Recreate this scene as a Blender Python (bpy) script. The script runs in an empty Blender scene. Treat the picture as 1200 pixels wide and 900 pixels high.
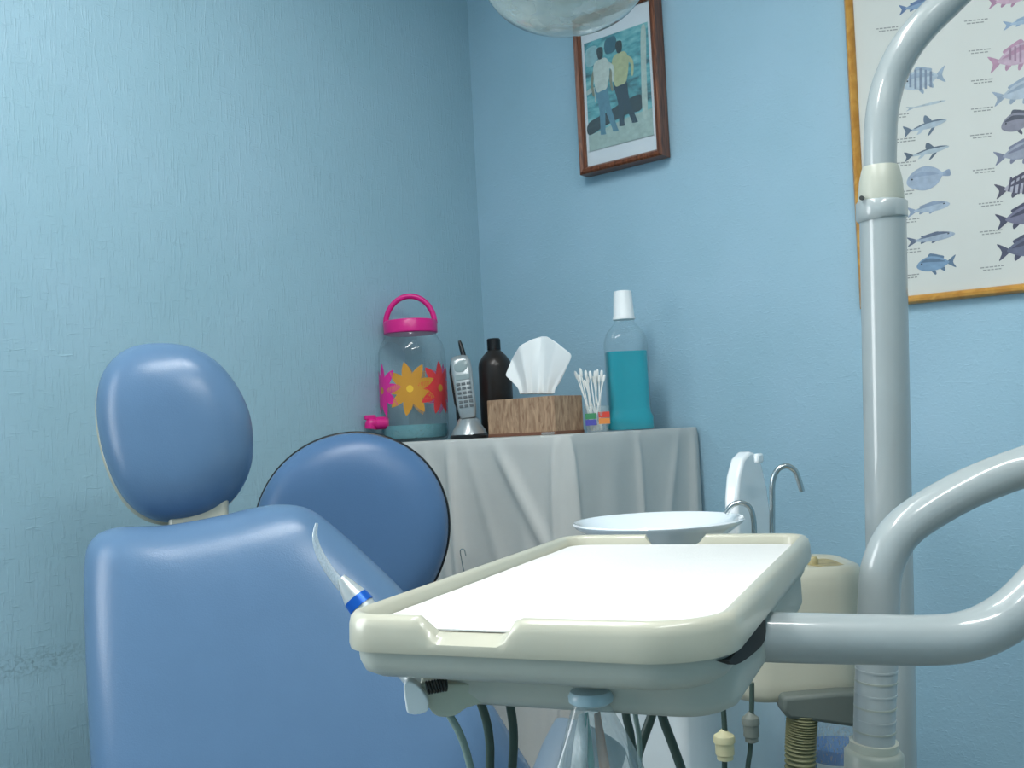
import bpy, bmesh, math, random
from mathutils import Vector, Matrix
random.seed(7)
SC = bpy.context.scene
COL = SC.collection
PI = math.pi

# ------------------------------------------------------------------ camera
FP = 1167.0                                   # focal length in px of a 1200 px wide frame
H = 1.15
f2 = Vector((-.6428, .7660, 0)); r2 = Vector((.7660, .6428, 0)); UZ = Vector((0, 0, 1))
pit = math.atan(55 / FP); rol = .052
FW = f2 * math.cos(pit) + UZ * math.sin(pit)
U0 = -f2 * math.sin(pit) + UZ * math.cos(pit)
UP = U0 * math.cos(rol) + r2 * math.sin(rol)
RT = r2 * math.cos(rol) - U0 * math.sin(rol)

def ray(px, py):
    return FW + RT * ((px - 600) / FP) - UP * ((py - 450) / FP)
_d = ray(573, 508)
CAM = Vector((-_d.x * 2.6, -_d.y * 2.6, H))
def P(px, py, d):
    return CAM + ray(px, py) * d
def onY(px, py, y):                           # point on a plane parallel to the back wall
    r = ray(px, py); return CAM + r * ((y - CAM.y) / r.y)
def onPlane(px, py, p0, n):
    r = ray(px, py); return CAM + r * ((p0 - CAM).dot(n) / r.dot(n))
def G(X, d, z):                               # metres right of / ahead of the camera, on the ground plan
    return Vector((CAM.x, CAM.y, 0)) + r2 * X + f2 * d + Vector((0, 0, z))

cd = bpy.data.cameras.new('camera'); cam = bpy.data.objects.new('camera', cd); COL.objects.link(cam)
cd.sensor_width = 36; cd.lens = 36 * FP / 1200; cd.clip_start = .02
cam.matrix_world = Matrix(((RT.x, UP.x, -FW.x, CAM.x), (RT.y, UP.y, -FW.y, CAM.y), (RT.z, UP.z, -FW.z, CAM.z), (0, 0, 0, 1)))
SC.camera = cam

# ------------------------------------------------------------------ materials
def lin(c):
    return tuple((x / 255 / 12.92) if x / 255 <= .04045 else ((x / 255 + .055) / 1.055) ** 2.4 for x in c) + (1,)
def mat(name, rgb, rough=.5, metal=0, var=.04, vscale=20, bump=0, bscale=200, coat=0, trans=0, ior=1.45, spec=.5, sub=0):
    m = bpy.data.materials.new(name); m.use_nodes = True
    nt = m.node_tree; b = nt.nodes['Principled BSDF']
    c = lin(rgb)
    tc = nt.nodes.new('ShaderNodeTexCoord')
    nz = nt.nodes.new('ShaderNodeTexNoise'); nz.inputs['Scale'].default_value = vscale; nz.inputs['Detail'].default_value = 4
    nt.links.new(tc.outputs['Object'], nz.inputs['Vector'])
    rp = nt.nodes.new('ShaderNodeValToRGB')
    rp.color_ramp.elements[0].position = .3; rp.color_ramp.elements[1].position = .7
    rp.color_ramp.elements[0].color = tuple(x * (1 - var) for x in c[:3]) + (1,)
    rp.color_ramp.elements[1].color = tuple(min(1, x * (1 + var)) for x in c[:3]) + (1,)
    nt.links.new(nz.outputs['Fac'], rp.inputs['Fac']); nt.links.new(rp.outputs['Color'], b.inputs['Base Color'])
    b.inputs['Roughness'].default_value = rough; b.inputs['Metallic'].default_value = metal
    b.inputs['IOR'].default_value = ior; b.inputs['Specular IOR Level'].default_value = spec
    b.inputs['Coat Weight'].default_value = coat; b.inputs['Transmission Weight'].default_value = trans
    if bump:
        n2 = nt.nodes.new('ShaderNodeTexNoise'); n2.inputs['Scale'].default_value = bscale; n2.inputs['Detail'].default_value = 3
        nt.links.new(tc.outputs['Object'], n2.inputs['Vector'])
        bp = nt.nodes.new('ShaderNodeBump'); bp.inputs['Strength'].default_value = bump; bp.inputs['Distance'].default_value = .002
        nt.links.new(n2.outputs['Fac'], bp.inputs['Height']); nt.links.new(bp.outputs['Normal'], b.inputs['Normal'])
    return m
def clear(name, rgb, opacity=.15, rough=.08, gloss=1.0, nscale=30):
    """thin clear plastic: transparent film with fresnel gloss and a little haze"""
    m = bpy.data.materials.new(name); m.use_nodes = True; nt = m.node_tree
    nt.nodes.remove(nt.nodes['Principled BSDF']); out = nt.nodes['Material Output']
    tr = nt.nodes.new('ShaderNodeBsdfTransparent'); tr.inputs[0].default_value = (.97, .985, .99, 1)
    df = nt.nodes.new('ShaderNodeBsdfDiffuse'); df.inputs[0].default_value = lin(rgb)
    gl = nt.nodes.new('ShaderNodeBsdfGlossy'); gl.inputs['Roughness'].default_value = rough
    nz = nt.nodes.new('ShaderNodeTexNoise'); nz.inputs['Scale'].default_value = nscale
    mr = nt.nodes.new('ShaderNodeMapRange'); mr.inputs['To Min'].default_value = opacity * .6; mr.inputs['To Max'].default_value = opacity * 1.4
    nt.links.new(nz.outputs['Fac'], mr.inputs['Value'])
    m1 = nt.nodes.new('ShaderNodeMixShader'); nt.links.new(mr.outputs['Result'], m1.inputs[0])
    nt.links.new(tr.outputs[0], m1.inputs[1]); nt.links.new(df.outputs[0], m1.inputs[2])
    fr = nt.nodes.new('ShaderNodeFresnel'); 
    ge = nt.nodes.new('ShaderNodeNewGeometry'); io = nt.nodes.new('ShaderNodeMapRange')
    io.inputs['To Min'].default_value = 1.45; io.inputs['To Max'].default_value = 1 / 1.45
    nt.links.new(ge.outputs['Backfacing'], io.inputs['Value']); nt.links.new(io.outputs['Result'], fr.inputs['IOR'])
    mu = nt.nodes.new('ShaderNodeMath'); mu.operation = 'MULTIPLY'; mu.inputs[1].default_value = gloss
    nt.links.new(fr.outputs[0], mu.inputs[0])
    m2 = nt.nodes.new('ShaderNodeMixShader'); nt.links.new(mu.outputs[0], m2.inputs[0])
    nt.links.new(m1.outputs[0], m2.inputs[1]); nt.links.new(gl.outputs[0], m2.inputs[2]); nt.links.new(m2.outputs[0], out.inputs[0])
    return m
def wallpaper(name, rgb, axis, vertical):
    """embossed painted wallpaper: strokes along the given direction plus fine stipple"""
    m = bpy.data.materials.new(name); m.use_nodes = True; nt = m.node_tree; b = nt.nodes['Principled BSDF']
    tc = nt.nodes.new('ShaderNodeTexCoord')
    def noise(scale, detail=3, dist=.0):
        mp = nt.nodes.new('ShaderNodeMapping'); mp.inputs['Scale'].default_value = scale
        nt.links.new(tc.outputs['Object'], mp.inputs[0])
        n = nt.nodes.new('ShaderNodeTexNoise'); n.inputs['Scale'].default_value = 1; n.inputs['Detail'].default_value = detail
        n.inputs['Distortion'].default_value = dist
        nt.links.new(mp.outputs[0], n.inputs['Vector']); return n.outputs['Fac']
    def rampf(src, a, c):
        r = nt.nodes.new('ShaderNodeMapRange'); r.interpolation_type = 'SMOOTHSTEP'
        r.inputs['From Min'].default_value = a; r.inputs['From Max'].default_value = c
        nt.links.new(src, r.inputs['Value']); return r.outputs['Result']
    def math_(op, a, c):
        n = nt.nodes.new('ShaderNodeMath'); n.operation = op
        for k, v in enumerate((a, c)):
            if isinstance(v, (int, float)): n.inputs[k].default_value = v
            else: nt.links.new(v, n.inputs[k])
        return n.outputs[0]
    across = 240; along = 22
    sv = (across, across, along) if vertical else (110, 110, 60)
    sh = (along * 1.6, along * 1.6, across) if True else None
    st = rampf(noise(sv, 2, .6), .54, .68)
    hz = rampf(noise(sh, 2, .8), .60, .74)
    stip = noise((230, 230, 230) if vertical else (150, 150, 230), 3, .5)
    patch = noise((5, 5, 5), 2)
    hgt = math_('ADD', math_('MULTIPLY', st, .6 if vertical else .3), math_('MULTIPLY', hz, .5 if vertical else .4))
    hgt = math_('ADD', hgt, math_('MULTIPLY', stip, .35 if vertical else .55))
    bp = nt.nodes.new('ShaderNodeBump'); bp.inputs['Strength'].default_value = .6; bp.inputs['Distance'].default_value = .0015
    nt.links.new(hgt, bp.inputs['Height']); nt.links.new(bp.outputs['Normal'], b.inputs['Normal'])
    rp = nt.nodes.new('ShaderNodeValToRGB'); c = lin(rgb)
    scuff = None
    if vertical:                                          # row of grey scuff marks at chair height
        sx_ = nt.nodes.new('ShaderNodeSeparateXYZ'); nt.links.new(tc.outputs['Object'], sx_.inputs[0])
        dz = math_('ABSOLUTE', math_('SUBTRACT', sx_.outputs[2], .803), 0)
        band = rampf(dz, .032, .006)
        yy = rampf(sx_.outputs[1], -1.06, -1.14)
        scuff = math_('MULTIPLY', math_('MULTIPLY', band, yy), rampf(noise((130, 130, 160), 4, .6), .42, .66))
    rp.color_ramp.elements[0].position = .3; rp.color_ramp.elements[1].position = .7
    rp.color_ramp.elements[0].color = (c[0] * .93, c[1] * .96, c[2] * .95, 1); rp.color_ramp.elements[1].color = c
    nt.links.new(patch, rp.inputs['Fac']); 
    if scuff is not None:
        mx = nt.nodes.new('ShaderNodeMix'); mx.data_type = 'RGBA'; mx.inputs['B'].default_value = lin((92, 112, 120))
        nt.links.new(math_('MULTIPLY', scuff, .42), mx.inputs['Factor']); nt.links.new(rp.outputs['Color'], mx.inputs['A'])
        nt.links.new(mx.outputs['Result'], b.inputs['Base Color'])
    else: nt.links.new(rp.outputs['Color'], b.inputs['Base Color'])
    b.inputs['Roughness'].default_value = .42; b.inputs['Specular IOR Level'].default_value = .35
    return m
def woodmat(name, c1, c2, scale=(60, 60, 6), rough=.35):
    m = bpy.data.materials.new(name); m.use_nodes = True; nt = m.node_tree; b = nt.nodes['Principled BSDF']
    tc = nt.nodes.new('ShaderNodeTexCoord'); mp = nt.nodes.new('ShaderNodeMapping'); mp.inputs['Scale'].default_value = scale
    nt.links.new(tc.outputs['Object'], mp.inputs[0])
    n = nt.nodes.new('ShaderNodeTexNoise'); n.inputs['Scale'].default_value = 3; n.inputs['Detail'].default_value = 6; n.inputs['Distortion'].default_value = 1.2
    nt.links.new(mp.outputs[0], n.inputs['Vector'])
    rp = nt.nodes.new('ShaderNodeValToRGB'); rp.color_ramp.elements[0].position = .35; rp.color_ramp.elements[1].position = .68
    rp.color_ramp.elements[0].color = lin(c1); rp.color_ramp.elements[1].color = lin(c2)
    nt.links.new(n.outputs['Fac'], rp.inputs['Fac']); nt.links.new(rp.outputs['Color'], b.inputs['Base Color'])
    b.inputs['Roughness'].default_value = rough
    return m

M = {
 'wall_l': wallpaper('embossed_wallpaper', (158, 191, 206), 'y', True),
 'wall_b': wallpaper('stippled_wallpaper', (160, 194, 212), 'x', False),
 'ceil': mat('ceiling_paint', (235, 238, 236), .9),
 'floor': mat('floor_tile', (150, 150, 142), .5, var=.15, vscale=6),
 'vinyl': mat('blue_vinyl', (94, 124, 156), .27, var=.02, bump=.12, bscale=500, spec=.5),
 'vinyl_stool': mat('blue_stool_vinyl', (84, 118, 158), .34, var=.02, bump=.1, bscale=500),
 'black': mat('black_plastic', (18, 20, 22), .4),
 'ivory': mat('ivory_plastic', (187, 185, 167), .3, var=.03, vscale=8, coat=.3),
 'ivory2': mat('ivory_lower_plastic', (184, 188, 178), .4, var=.03, vscale=8),
 'ivory3': mat('ivory_housing_plastic', (188, 192, 174), .45, var=.04),
 'pipe': mat('grey_enamel', (164, 172, 172), .3, var=.02, coat=.7),
 'pipe_dk': mat('grey_collar_plastic', (160, 166, 156), .35, var=.04),
 'collar': mat('cream_collar_plastic', (186, 188, 174), .35, var=.03),
 'white': mat('white_enamel', (232, 238, 240), .22, var=.015, coat=.4),
 'porcelain': mat('bowl_porcelain', (236, 243, 247), .08, var=.01, coat=.8),
 'chrome': mat('brushed_steel', (190, 195, 195), .22, metal=1, var=.05),
 'dark_metal': mat('dark_metal', (70, 72, 70), .4, metal=.8),
 'hose_dk': mat('dark_rubber_hose', (62, 80, 72), .45, var=.1),
 'hose_lt': mat('pale_rubber_hose', (130, 150, 142), .45, var=.1),
 'corr': mat('corrugated_hose', (120, 120, 88), .5, var=.1),
 'shade_pin': mat('hole_shade_and_pin', (22, 26, 26), .7),  # shade painted on the arm hole slab; also colours the spring pin
 'bracket': mat('grey_bracket', (98, 106, 100), .5),
 'paper': mat('tray_paper', (222, 222, 219), .85, var=.012, vscale=60, bump=.25, bscale=350),
 'drape': mat('white_vinyl_cloth', (200, 200, 196), .45, var=.03, vscale=10, bump=.15, bscale=60),
 'laminate': mat('dark_laminate', (70, 72, 70), .5),
 'magenta': mat('magenta_plastic', (214, 30, 130), .3),
 'mag_print': mat('magenta_print', (226, 40, 150), .4),
 'org_print': mat('orange_print', (206, 146, 50), .4),
 'red_print': mat('red_print', (222, 62, 66), .4),
 'yel_print': mat('yellow_print', (236, 190, 60), .4),
 'clear': clear('clear_jar_plastic', (200, 222, 226), .10),
 'clearB': clear('clear_bottle_plastic', (200, 225, 228), .04),
 'clear_cup': clear('clear_cup_plastic', (215, 225, 225), .25),
 'shield': clear('clear_lamp_shield', (200, 212, 204), .40, rough=.12, gloss=1.3, nscale=6),
 'film': clear('plastic_film', (200, 212, 210), .28, rough=.18, gloss=1.5, nscale=60),
 'water': clear('water', (120, 195, 205), .5),
 'mouthwash': mat('teal_mouthwash', (0, 156, 172), .25, var=.02),
 'cap': mat('white_cap', (240, 243, 243), .35),
 'brown': mat('dark_brown_bottle', (42, 36, 32), .3, var=.1),
 'silver': mat('silver_plastic', (168, 174, 176), .28, metal=.55, var=.03),
 'keys': mat('grey_keys', (84, 92, 96), .4),
 'lcd': mat('phone_screen', (140, 156, 158), .2),
 'tissue': mat('tissue_paper', (240, 243, 243), .9, var=.01),
 'kraft': woodmat('mottled_brown_card', (140, 108, 84), (190, 158, 128), (36, 36, 9), .6),
 'frame': woodmat('dark_red_wood', (80, 42, 26), (140, 84, 56), (70, 70, 5), .28),
 'gold': woodmat('gilt_wood', (186, 128, 50), (210, 156, 72), (10, 10, 10), .3),
 'mat_board': mat('pale_mat_board', (226, 228, 232), .7),
 'poster': mat('poster_paper', (208, 210, 204), .55, var=.02, vscale=3),
 'pane': clear('glass_pane', (200, 215, 215), .02, rough=.05, gloss=.8),
 'cotton': mat('cotton_tip', (244, 244, 240), .9),
 'fit_cream': mat('cream_fitting', (216, 208, 166), .45),
 'fit_grey': mat('grey_fitting', (120, 126, 118), .5),
 'blue_ring': mat('blue_anodised_ring', (20, 92, 190), .3, metal=.3),
 'cone': mat('satin_aluminium', (196, 202, 202), .35, metal=.45),
 'tube_lamp': None,
 'blue_liq': mat('blue_cleaner', (30, 120, 200), .25, trans=.1),
 'lab_g': mat('green_label', (70, 140, 96), .5), 'lab_r': mat('red_label', (216, 70, 56), .5),
 'lab_b': mat('violet_label', (84, 84, 170), .5), 'lab_o': mat('orange_label', (226, 140, 70), .5),
 'teal_streak': mat('teal_wrap', (70, 160, 150), .4), 'or_streak': mat('brown_wrap', (176, 120, 84), .5),
}
def printcol(rgb, nm='ink'):
    k = 'ink_%d_%d_%d' % rgb
    g_ = .3 * rgb[0] + .55 * rgb[1] + .15 * rgb[2]; rgb = tuple(c * .68 + g_ * .27 for c in rgb)
    if k not in M: M[k] = mat(nm, rgb, .55, var=.12, vscale=90)
    return M[k]

# ------------------------------------------------------------------ mesh helpers (all take world coordinates)
def wpos(o):
    p = Vector((0, 0, 0))
    while o is not None: p = p + o.location; o = o.parent
    return p
def mk(name, verts, faces, material, parent=None, smooth=40, loc=None, recalc=True, bevel=0, subsurf=0, solid=0, mats=None, fmat=None):
    org = Vector(loc) if loc is not None else Vector((0, 0, 0))
    if parent is not None: org = wpos(parent)
    elif loc is None:
        org = sum((Vector(v) for v in verts), Vector()) / len(verts); org.z = min(v[2] for v in verts)
    me = bpy.data.meshes.new(name); me.from_pydata([tuple(Vector(v) - org) for v in verts], [], faces)
    if recalc:
        bm = bmesh.new(); bm.from_mesh(me); bmesh.ops.remove_doubles(bm, verts=bm.verts, dist=1e-6)
        bmesh.ops.recalc_face_normals(bm, faces=bm.faces); bm.to_mesh(me); bm.free()
    if smooth is not None:
        me.polygons.foreach_set('use_smooth', [True] * len(me.polygons))
        if smooth < 180: me.set_sharp_from_angle(angle=math.radians(smooth))
    me.materials.append(material)
    o = bpy.data.objects.new(name, me); COL.objects.link(o)
    if parent is not None: o.parent = parent; o.location = (0, 0, 0)
    else: o.location = org
    if bevel:
        b = o.modifiers.new('bevel', 'BEVEL'); b.width = bevel; b.segments = 3; b.limit_method = 'ANGLE'
    if solid:
        s = o.modifiers.new('solid', 'SOLIDIFY'); s.thickness = solid; s.offset = 0
    if subsurf:
        s = o.modifiers.new('sub', 'SUBSURF'); s.levels = subsurf; s.render_levels = subsurf
    return o
def empty(name, loc, label, cat, group=None):
    o = bpy.data.objects.new(name, None); COL.objects.link(o); o.location = loc; o.empty_display_size = .05
    return tag(o, label, cat, group)
def tag(o, label, cat, group=None, kind=None):
    o['label'] = label; o['category'] = cat
    if group: o['group'] = group
    if kind: o['kind'] = kind
    return o
def boxv(c, s, ax=None):
    c = Vector(c); X, Y, Z = ax if ax else (Vector((1, 0, 0)), Vector((0, 1, 0)), UZ)
    vs = [c + X * (i * s[0] / 2) + Y * (j * s[1] / 2) + Z * (k * s[2] / 2) for i in (-1, 1) for j in (-1, 1) for k in (-1, 1)]
    fs = [(0, 1, 3, 2), (4, 6, 7, 5), (0, 4, 5, 1), (2, 3, 7, 6), (0, 2, 6, 4), (1, 5, 7, 3)]
    return vs, fs
def box(name, c, s, m, parent=None, bevel=0, ax=None, **k):
    v, f = boxv(c, s, ax); return mk(name, v, f, m, parent, bevel=bevel, **k)
def join(parts):
    V, F = [], []
    for v, f in parts:
        n = len(V); V += list(v); F += [tuple(i + n for i in q) for q in f]
    return V, F
def catmull(pts, n=10):
    pts = [Vector(p) for p in pts]
    if len(pts) < 3: return pts
    ext = [pts[0] * 2 - pts[1]] + pts + [pts[-1] * 2 - pts[-2]]
    out = []
    for i in range(1, len(ext) - 2):
        a, b, c, d = ext[i - 1:i + 3]
        for k in range(n):
            t = k / n
            out.append(.5 * ((2 * b) + (c - a) * t + (2 * a - 5 * b + 4 * c - d) * t * t + (3 * b - a - 3 * c + d) * t ** 3))
    out.append(pts[-1]); return out
def tubev(pts, r, seg=20, cap=True, n=10, smooth=True):
    cr = catmull(pts, n) if smooth else [Vector(p) for p in pts]
    N = len(cr)
    if callable(r): R = [r(i / (N - 1)) for i in range(N)]
    elif isinstance(r, (list, tuple)):
        R = []
        for i in range(N):
            t = i / (N - 1) * (len(r) - 1); k = min(int(t), len(r) - 2); R.append(r[k] + (r[k + 1] - r[k]) * (t - k))
    else: R = [r] * N
    V, F = [], []
    T = [(cr[min(i + 1, N - 1)] - cr[max(i - 1, 0)]).normalized() for i in range(N)]
    nrm = T[0].orthogonal().normalized()
    for i in range(N):
        nrm = (nrm - T[i] * nrm.dot(T[i])).normalized(); bn = T[i].cross(nrm)
        for k in range(seg):
            a = 2 * PI * k / seg; V.append(cr[i] + (nrm * math.cos(a) + bn * math.sin(a)) * R[i])
    for i in range(N - 1):
        for k in range(seg):
            a = i * seg + k; b = i * seg + (k + 1) % seg; F.append((a, b, b + seg, a + seg))
    if cap: F.append(tuple(range(seg))[::-1]); F.append(tuple((N - 1) * seg + k for k in range(seg)))
    return V, F
def tube(name, pts, r, m, parent=None, **k):
    kk = {q: k.pop(q) for q in ('seg', 'cap', 'n', 'smooth') if q in k}
    v, f = tubev(pts, r, **kk); return mk(name, v, f, m, parent, smooth=k.pop('sm', 50), **k)
def lathev(c, prof, seg=48, axis=None, sq=2.0, rot=0, sx=1, sy=1):
    """prof: [(r, z)...]; sq>2 gives a rounded-square section"""
    c = Vector(c); Z = (axis or UZ).normalized(); X = Z.orthogonal().normalized() if axis is not None else Vector((math.cos(rot), math.sin(rot), 0)); Y = Z.cross(X)
    V, F = [], []
    for r, z in prof:
        for k in range(seg):
            a = 2 * PI * k / seg; ca, sa = math.cos(a), math.sin(a)
            q = (abs(ca) ** sq + abs(sa) ** sq) ** (-1 / sq)
            V.append(c + Z * z + (X * ca * sx + Y * sa * sy) * (max(r, 1e-5) * q))
    for i in range(len(prof) - 1):
        for k in range(seg):
            a = i * seg + k; b = i * seg + (k + 1) % seg; F.append((a, b, b + seg, a + seg))
    if prof[0][0] > 1e-4: F.append(tuple(range(seg))[::-1])
    if prof[-1][0] > 1e-4: F.append(tuple((len(prof) - 1) * seg + k for k in range(seg)))
    return V, F
def lathe(name, c, prof, m, parent=None, open_=False, sm=40, **k):
    kk = {q: k.pop(q) for q in ('seg', 'axis', 'sq', 'rot', 'sx', 'sy') if q in k}
    v, f = lathev(c, prof, **kk)
    if open_: f = [q for q in f if len(q) == 4]
    return mk(name, v, f, m, parent, smooth=sm, **k)
def smooth_loop(pts, n=6):
    pts = [Vector(p) for p in pts]; L = len(pts); out = []
    for i in range(L):
        a, b, c, d = pts[i - 1], pts[i], pts[(i + 1) % L], pts[(i + 2) % L]
        for k in range(n):
            t = k / n
            out.append(.5 * ((2 * b) + (c - a) * t + (2 * a - 5 * b + 4 * c - d) * t * t + (3 * b - a - 3 * c + d) * t ** 3))
    return out
def pad(name, outline, nrm, th, dome, m, parent, edge=5, back=True):
    """upholstered pad: closed outline in a plane, padded front of height th + dome, flat back"""
    L = smooth_loop(outline); c = sum(L, Vector()) / len(L); nrm = nrm.normalized()
    rings = []
    prof = [(.985, -th * .15), (.997, -th * .02), (1, th * .12)]
    for k in range(1, 23):                                # cushion section: superellipse, flat middle, rolled edge
        a = (k / 23) ** 1.15 * PI / 2; prof.append((math.cos(a) ** (2 / edge), th * .12 + (th * .88 + dome) * math.sin(a)))
    V, F = [], []; n = len(L)
    for s, h in prof:
        for p in L: V.append(c + (p - c) * s + nrm * h)
    for i in range(len(prof) - 1):
        for k in range(n):
            a = i * n + k; b = i * n + (k + 1) % n; F.append((a, b, b + n, a + n))
    V.append(c + nrm * (th + dome)); q = len(V) - 1; o = (len(prof) - 1) * n
    for k in range(n): F.append((o + k, o + (k + 1) % n, q))
    F.append(tuple(range(n))[::-1])
    return mk(name, V, F, m, parent, smooth=75), L, c
def slab(name, outline, nrm, h0, h1, m, parent, grow=0, bevel=.004, n=6):
    L = smooth_loop(outline, n) if n else [Vector(p) for p in outline]
    c = sum(L, Vector()) / len(L); nrm = nrm.normalized(); L = [p + (p - c).normalized() * grow for p in L]
    N = len(L); V = [p + nrm * h0 for p in L] + [p + nrm * h1 for p in L]
    F = [(k, (k + 1) % N, N + (k + 1) % N, N + k) for k in range(N)] + [tuple(range(N))[::-1], tuple(range(N, 2 * N))]
    return mk(name, V, F, m, parent, smooth=40, bevel=bevel)

# ------------------------------------------------------------------ room
RX, RY, RZ = 3.5, -3.7, 2.55
def st(o): o['kind'] = 'structure'; return o
t = .1
st(box('floor', (RX / 2, RY / 2, -t / 2), (RX + 2 * t, -RY + 2 * t, t), M['floor'], loc=(0, 0, 0)))
st(box('ceiling', (RX / 2, RY / 2, RZ + t / 2), (RX + 2 * t, -RY + 2 * t, t), M['ceil'], loc=(0, 0, 0)))
st(box('wall_back', (RX / 2, t / 2, RZ / 2), (RX + 2 * t, t, RZ), M['wall_b'], loc=(0, 0, 0)))
st(box('wall_right', (RX + t / 2, RY / 2, RZ / 2), (t, -RY, RZ), M['wall_l'], loc=(0, 0, 0)))
st(box('wall_front', (RX / 2, RY - t / 2, RZ / 2), (RX + 2 * t, t, RZ), M['wall_b'], loc=(0, 0, 0)))
wy0, wy1, wz0, wz1 = -3.0, -1.85, .90, 2.15                     # window opening in the left wall, beside the camera
st(mk('wall_left', *join([boxv((-t / 2, (a + b) / 2, (c_ + d_) / 2), (t, b - a, d_ - c_)) for a, b, c_, d_ in ((RY, wy0, 0, RZ), (wy1, 0, 0, RZ), (wy0, wy1, 0, wz0), (wy0, wy1, wz1, RZ))]), M['wall_l'], loc=(0, 0, 0), recalc=False))
WN = bpy.data.objects.new('window_1', None); COL.objects.link(WN); WN.location = (0, (wy0 + wy1) / 2, wz0); WN['kind'] = 'structure'
wf_ = [boxv((-.04, (a + b) / 2, (c_ + d_) / 2), (.05, b - a, d_ - c_)) for a, b, c_, d_ in ((wy0, wy0 + .05, wz0, wz1), (wy1 - .05, wy1, wz0, wz1), (wy0, wy1, wz0, wz0 + .05), (wy0, wy1, wz1 - .05, wz1))]
mk('window_frame', *join(wf_), M['cap'], WN, smooth=None, recalc=False)
box('window_pane', (-.045, (wy0 + wy1) / 2, (wz0 + wz1) / 2), (.004, wy1 - wy0 - .1, wz1 - wz0 - .1), M['pane'], WN)
dl = bpy.data.lights.new('daylight', 'AREA'); dl.shape = 'RECTANGLE'; dl.size = wz1 - wz0; dl.size_y = wy1 - wy0; dl.energy = 36; dl.color = (.97, .98, 1)
do = bpy.data.objects.new('daylight', dl); COL.objects.link(do); do.location = (-.12, (wy0 + wy1) / 2, (wz0 + wz1) / 2); do.rotation_euler = (0, -PI / 2, 0)

# ------------------------------------------------------------------ lamps on the ceiling (behind the camera)
em = bpy.data.materials.new('fluorescent_tube'); em.use_nodes = True
e = em.node_tree.nodes['Principled BSDF']; e.inputs['Emission Color'].default_value = (.93, 1, .97, 1); e.inputs['Emission Strength'].default_value = 6
def ceiling_light(x, y, ln, power, label):
    r = empty('ceiling_light', (x, y, RZ), label, 'light')
    box('housing', (x, y, RZ - .025), (.22, ln + .08, .05), M['cap'], r, bevel=.006)
    for s in (-1, 1):
        tube('fluorescent_tube', [(x + s * .055, y - ln / 2, RZ - .075), (x + s * .055, y + ln / 2, RZ - .075)], .017, em, r, smooth=False)
        for q in (-1, 1): box('lamp_holder', (x + s * .055, y + q * (ln / 2 + .01), RZ - .065), (.03, .02, .05), M['cap'], r)
    ld = bpy.data.lights.new('tube_glow', 'AREA'); ld.shape = 'RECTANGLE'; ld.size = .18; ld.size_y = ln; ld.energy = power; ld.color = (1.0, 1.0, .99)
    lo = bpy.data.objects.new('tube_glow', ld); COL.objects.link(lo); lo.parent = r; lo.location = (0, 0, -.1)
ceiling_light(.9, -1.6, 1.2, 14, 'twin tube fluorescent ceiling light nearer the left wall')
ceiling_light(1.95, -1.6, 1.2, 12, 'twin tube fluorescent ceiling light over the grey tray arm')
SC.world = bpy.data.worlds.new('world'); SC.world.use_nodes = True
SC.world.node_tree.nodes['Background'].inputs[0].default_value = (.5, .6, .7, 1); SC.world.node_tree.nodes['Background'].inputs[1].default_value = .3

# ------------------------------------------------------------------ corner cabinet and its cloth
W = onY(819, 510, 0).x
_r = ray(661, 508); _s = (W - CAM.x) / _r.x; DY = -(CAM.y + _r.y * _s)      # depth of the cabinet
TZ = H - .012
cb = empty('side_cabinet', (W / 2, -DY / 2, 0), 'dark laminate side cabinet in the corner under the white cloth', 'cabinet')
def cbox(n, a, b, m, par, **k):
    a = Vector(a); b = Vector(b); return box(n, (a + b) / 2, [abs(q) for q in (b - a)], m, par, **k)
cbox('body', (.01, -DY + .03, .05), (W - .012, -.004, TZ - .03), M['laminate'], cb, bevel=.003)
cbox('top', (.01, -DY + .015, TZ - .03), (W - .006, -.004, TZ - .004), M['laminate'], cb, bevel=.003)
cbox('plinth', (.02, -DY + .06, 0), (W - .03, -.01, .05), M['black'], cb)
for k in range(2):
    x0 = .015 + k * (W - .04) / 2; x1 = x0 + (W - .045) / 2
    d = cbox('door', (x0, -DY + .015, .06), (x1, -DY + .03, TZ - .05), M['laminate'], cb, bevel=.002)
    cbox('handle', (x1 - .03 if k == 0 else x0 + .018, -DY + .008, .60), (x1 - .018 if k == 0 else x0 + .03, -DY + .015, .72), M['chrome'], d, bevel=.002)

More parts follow.
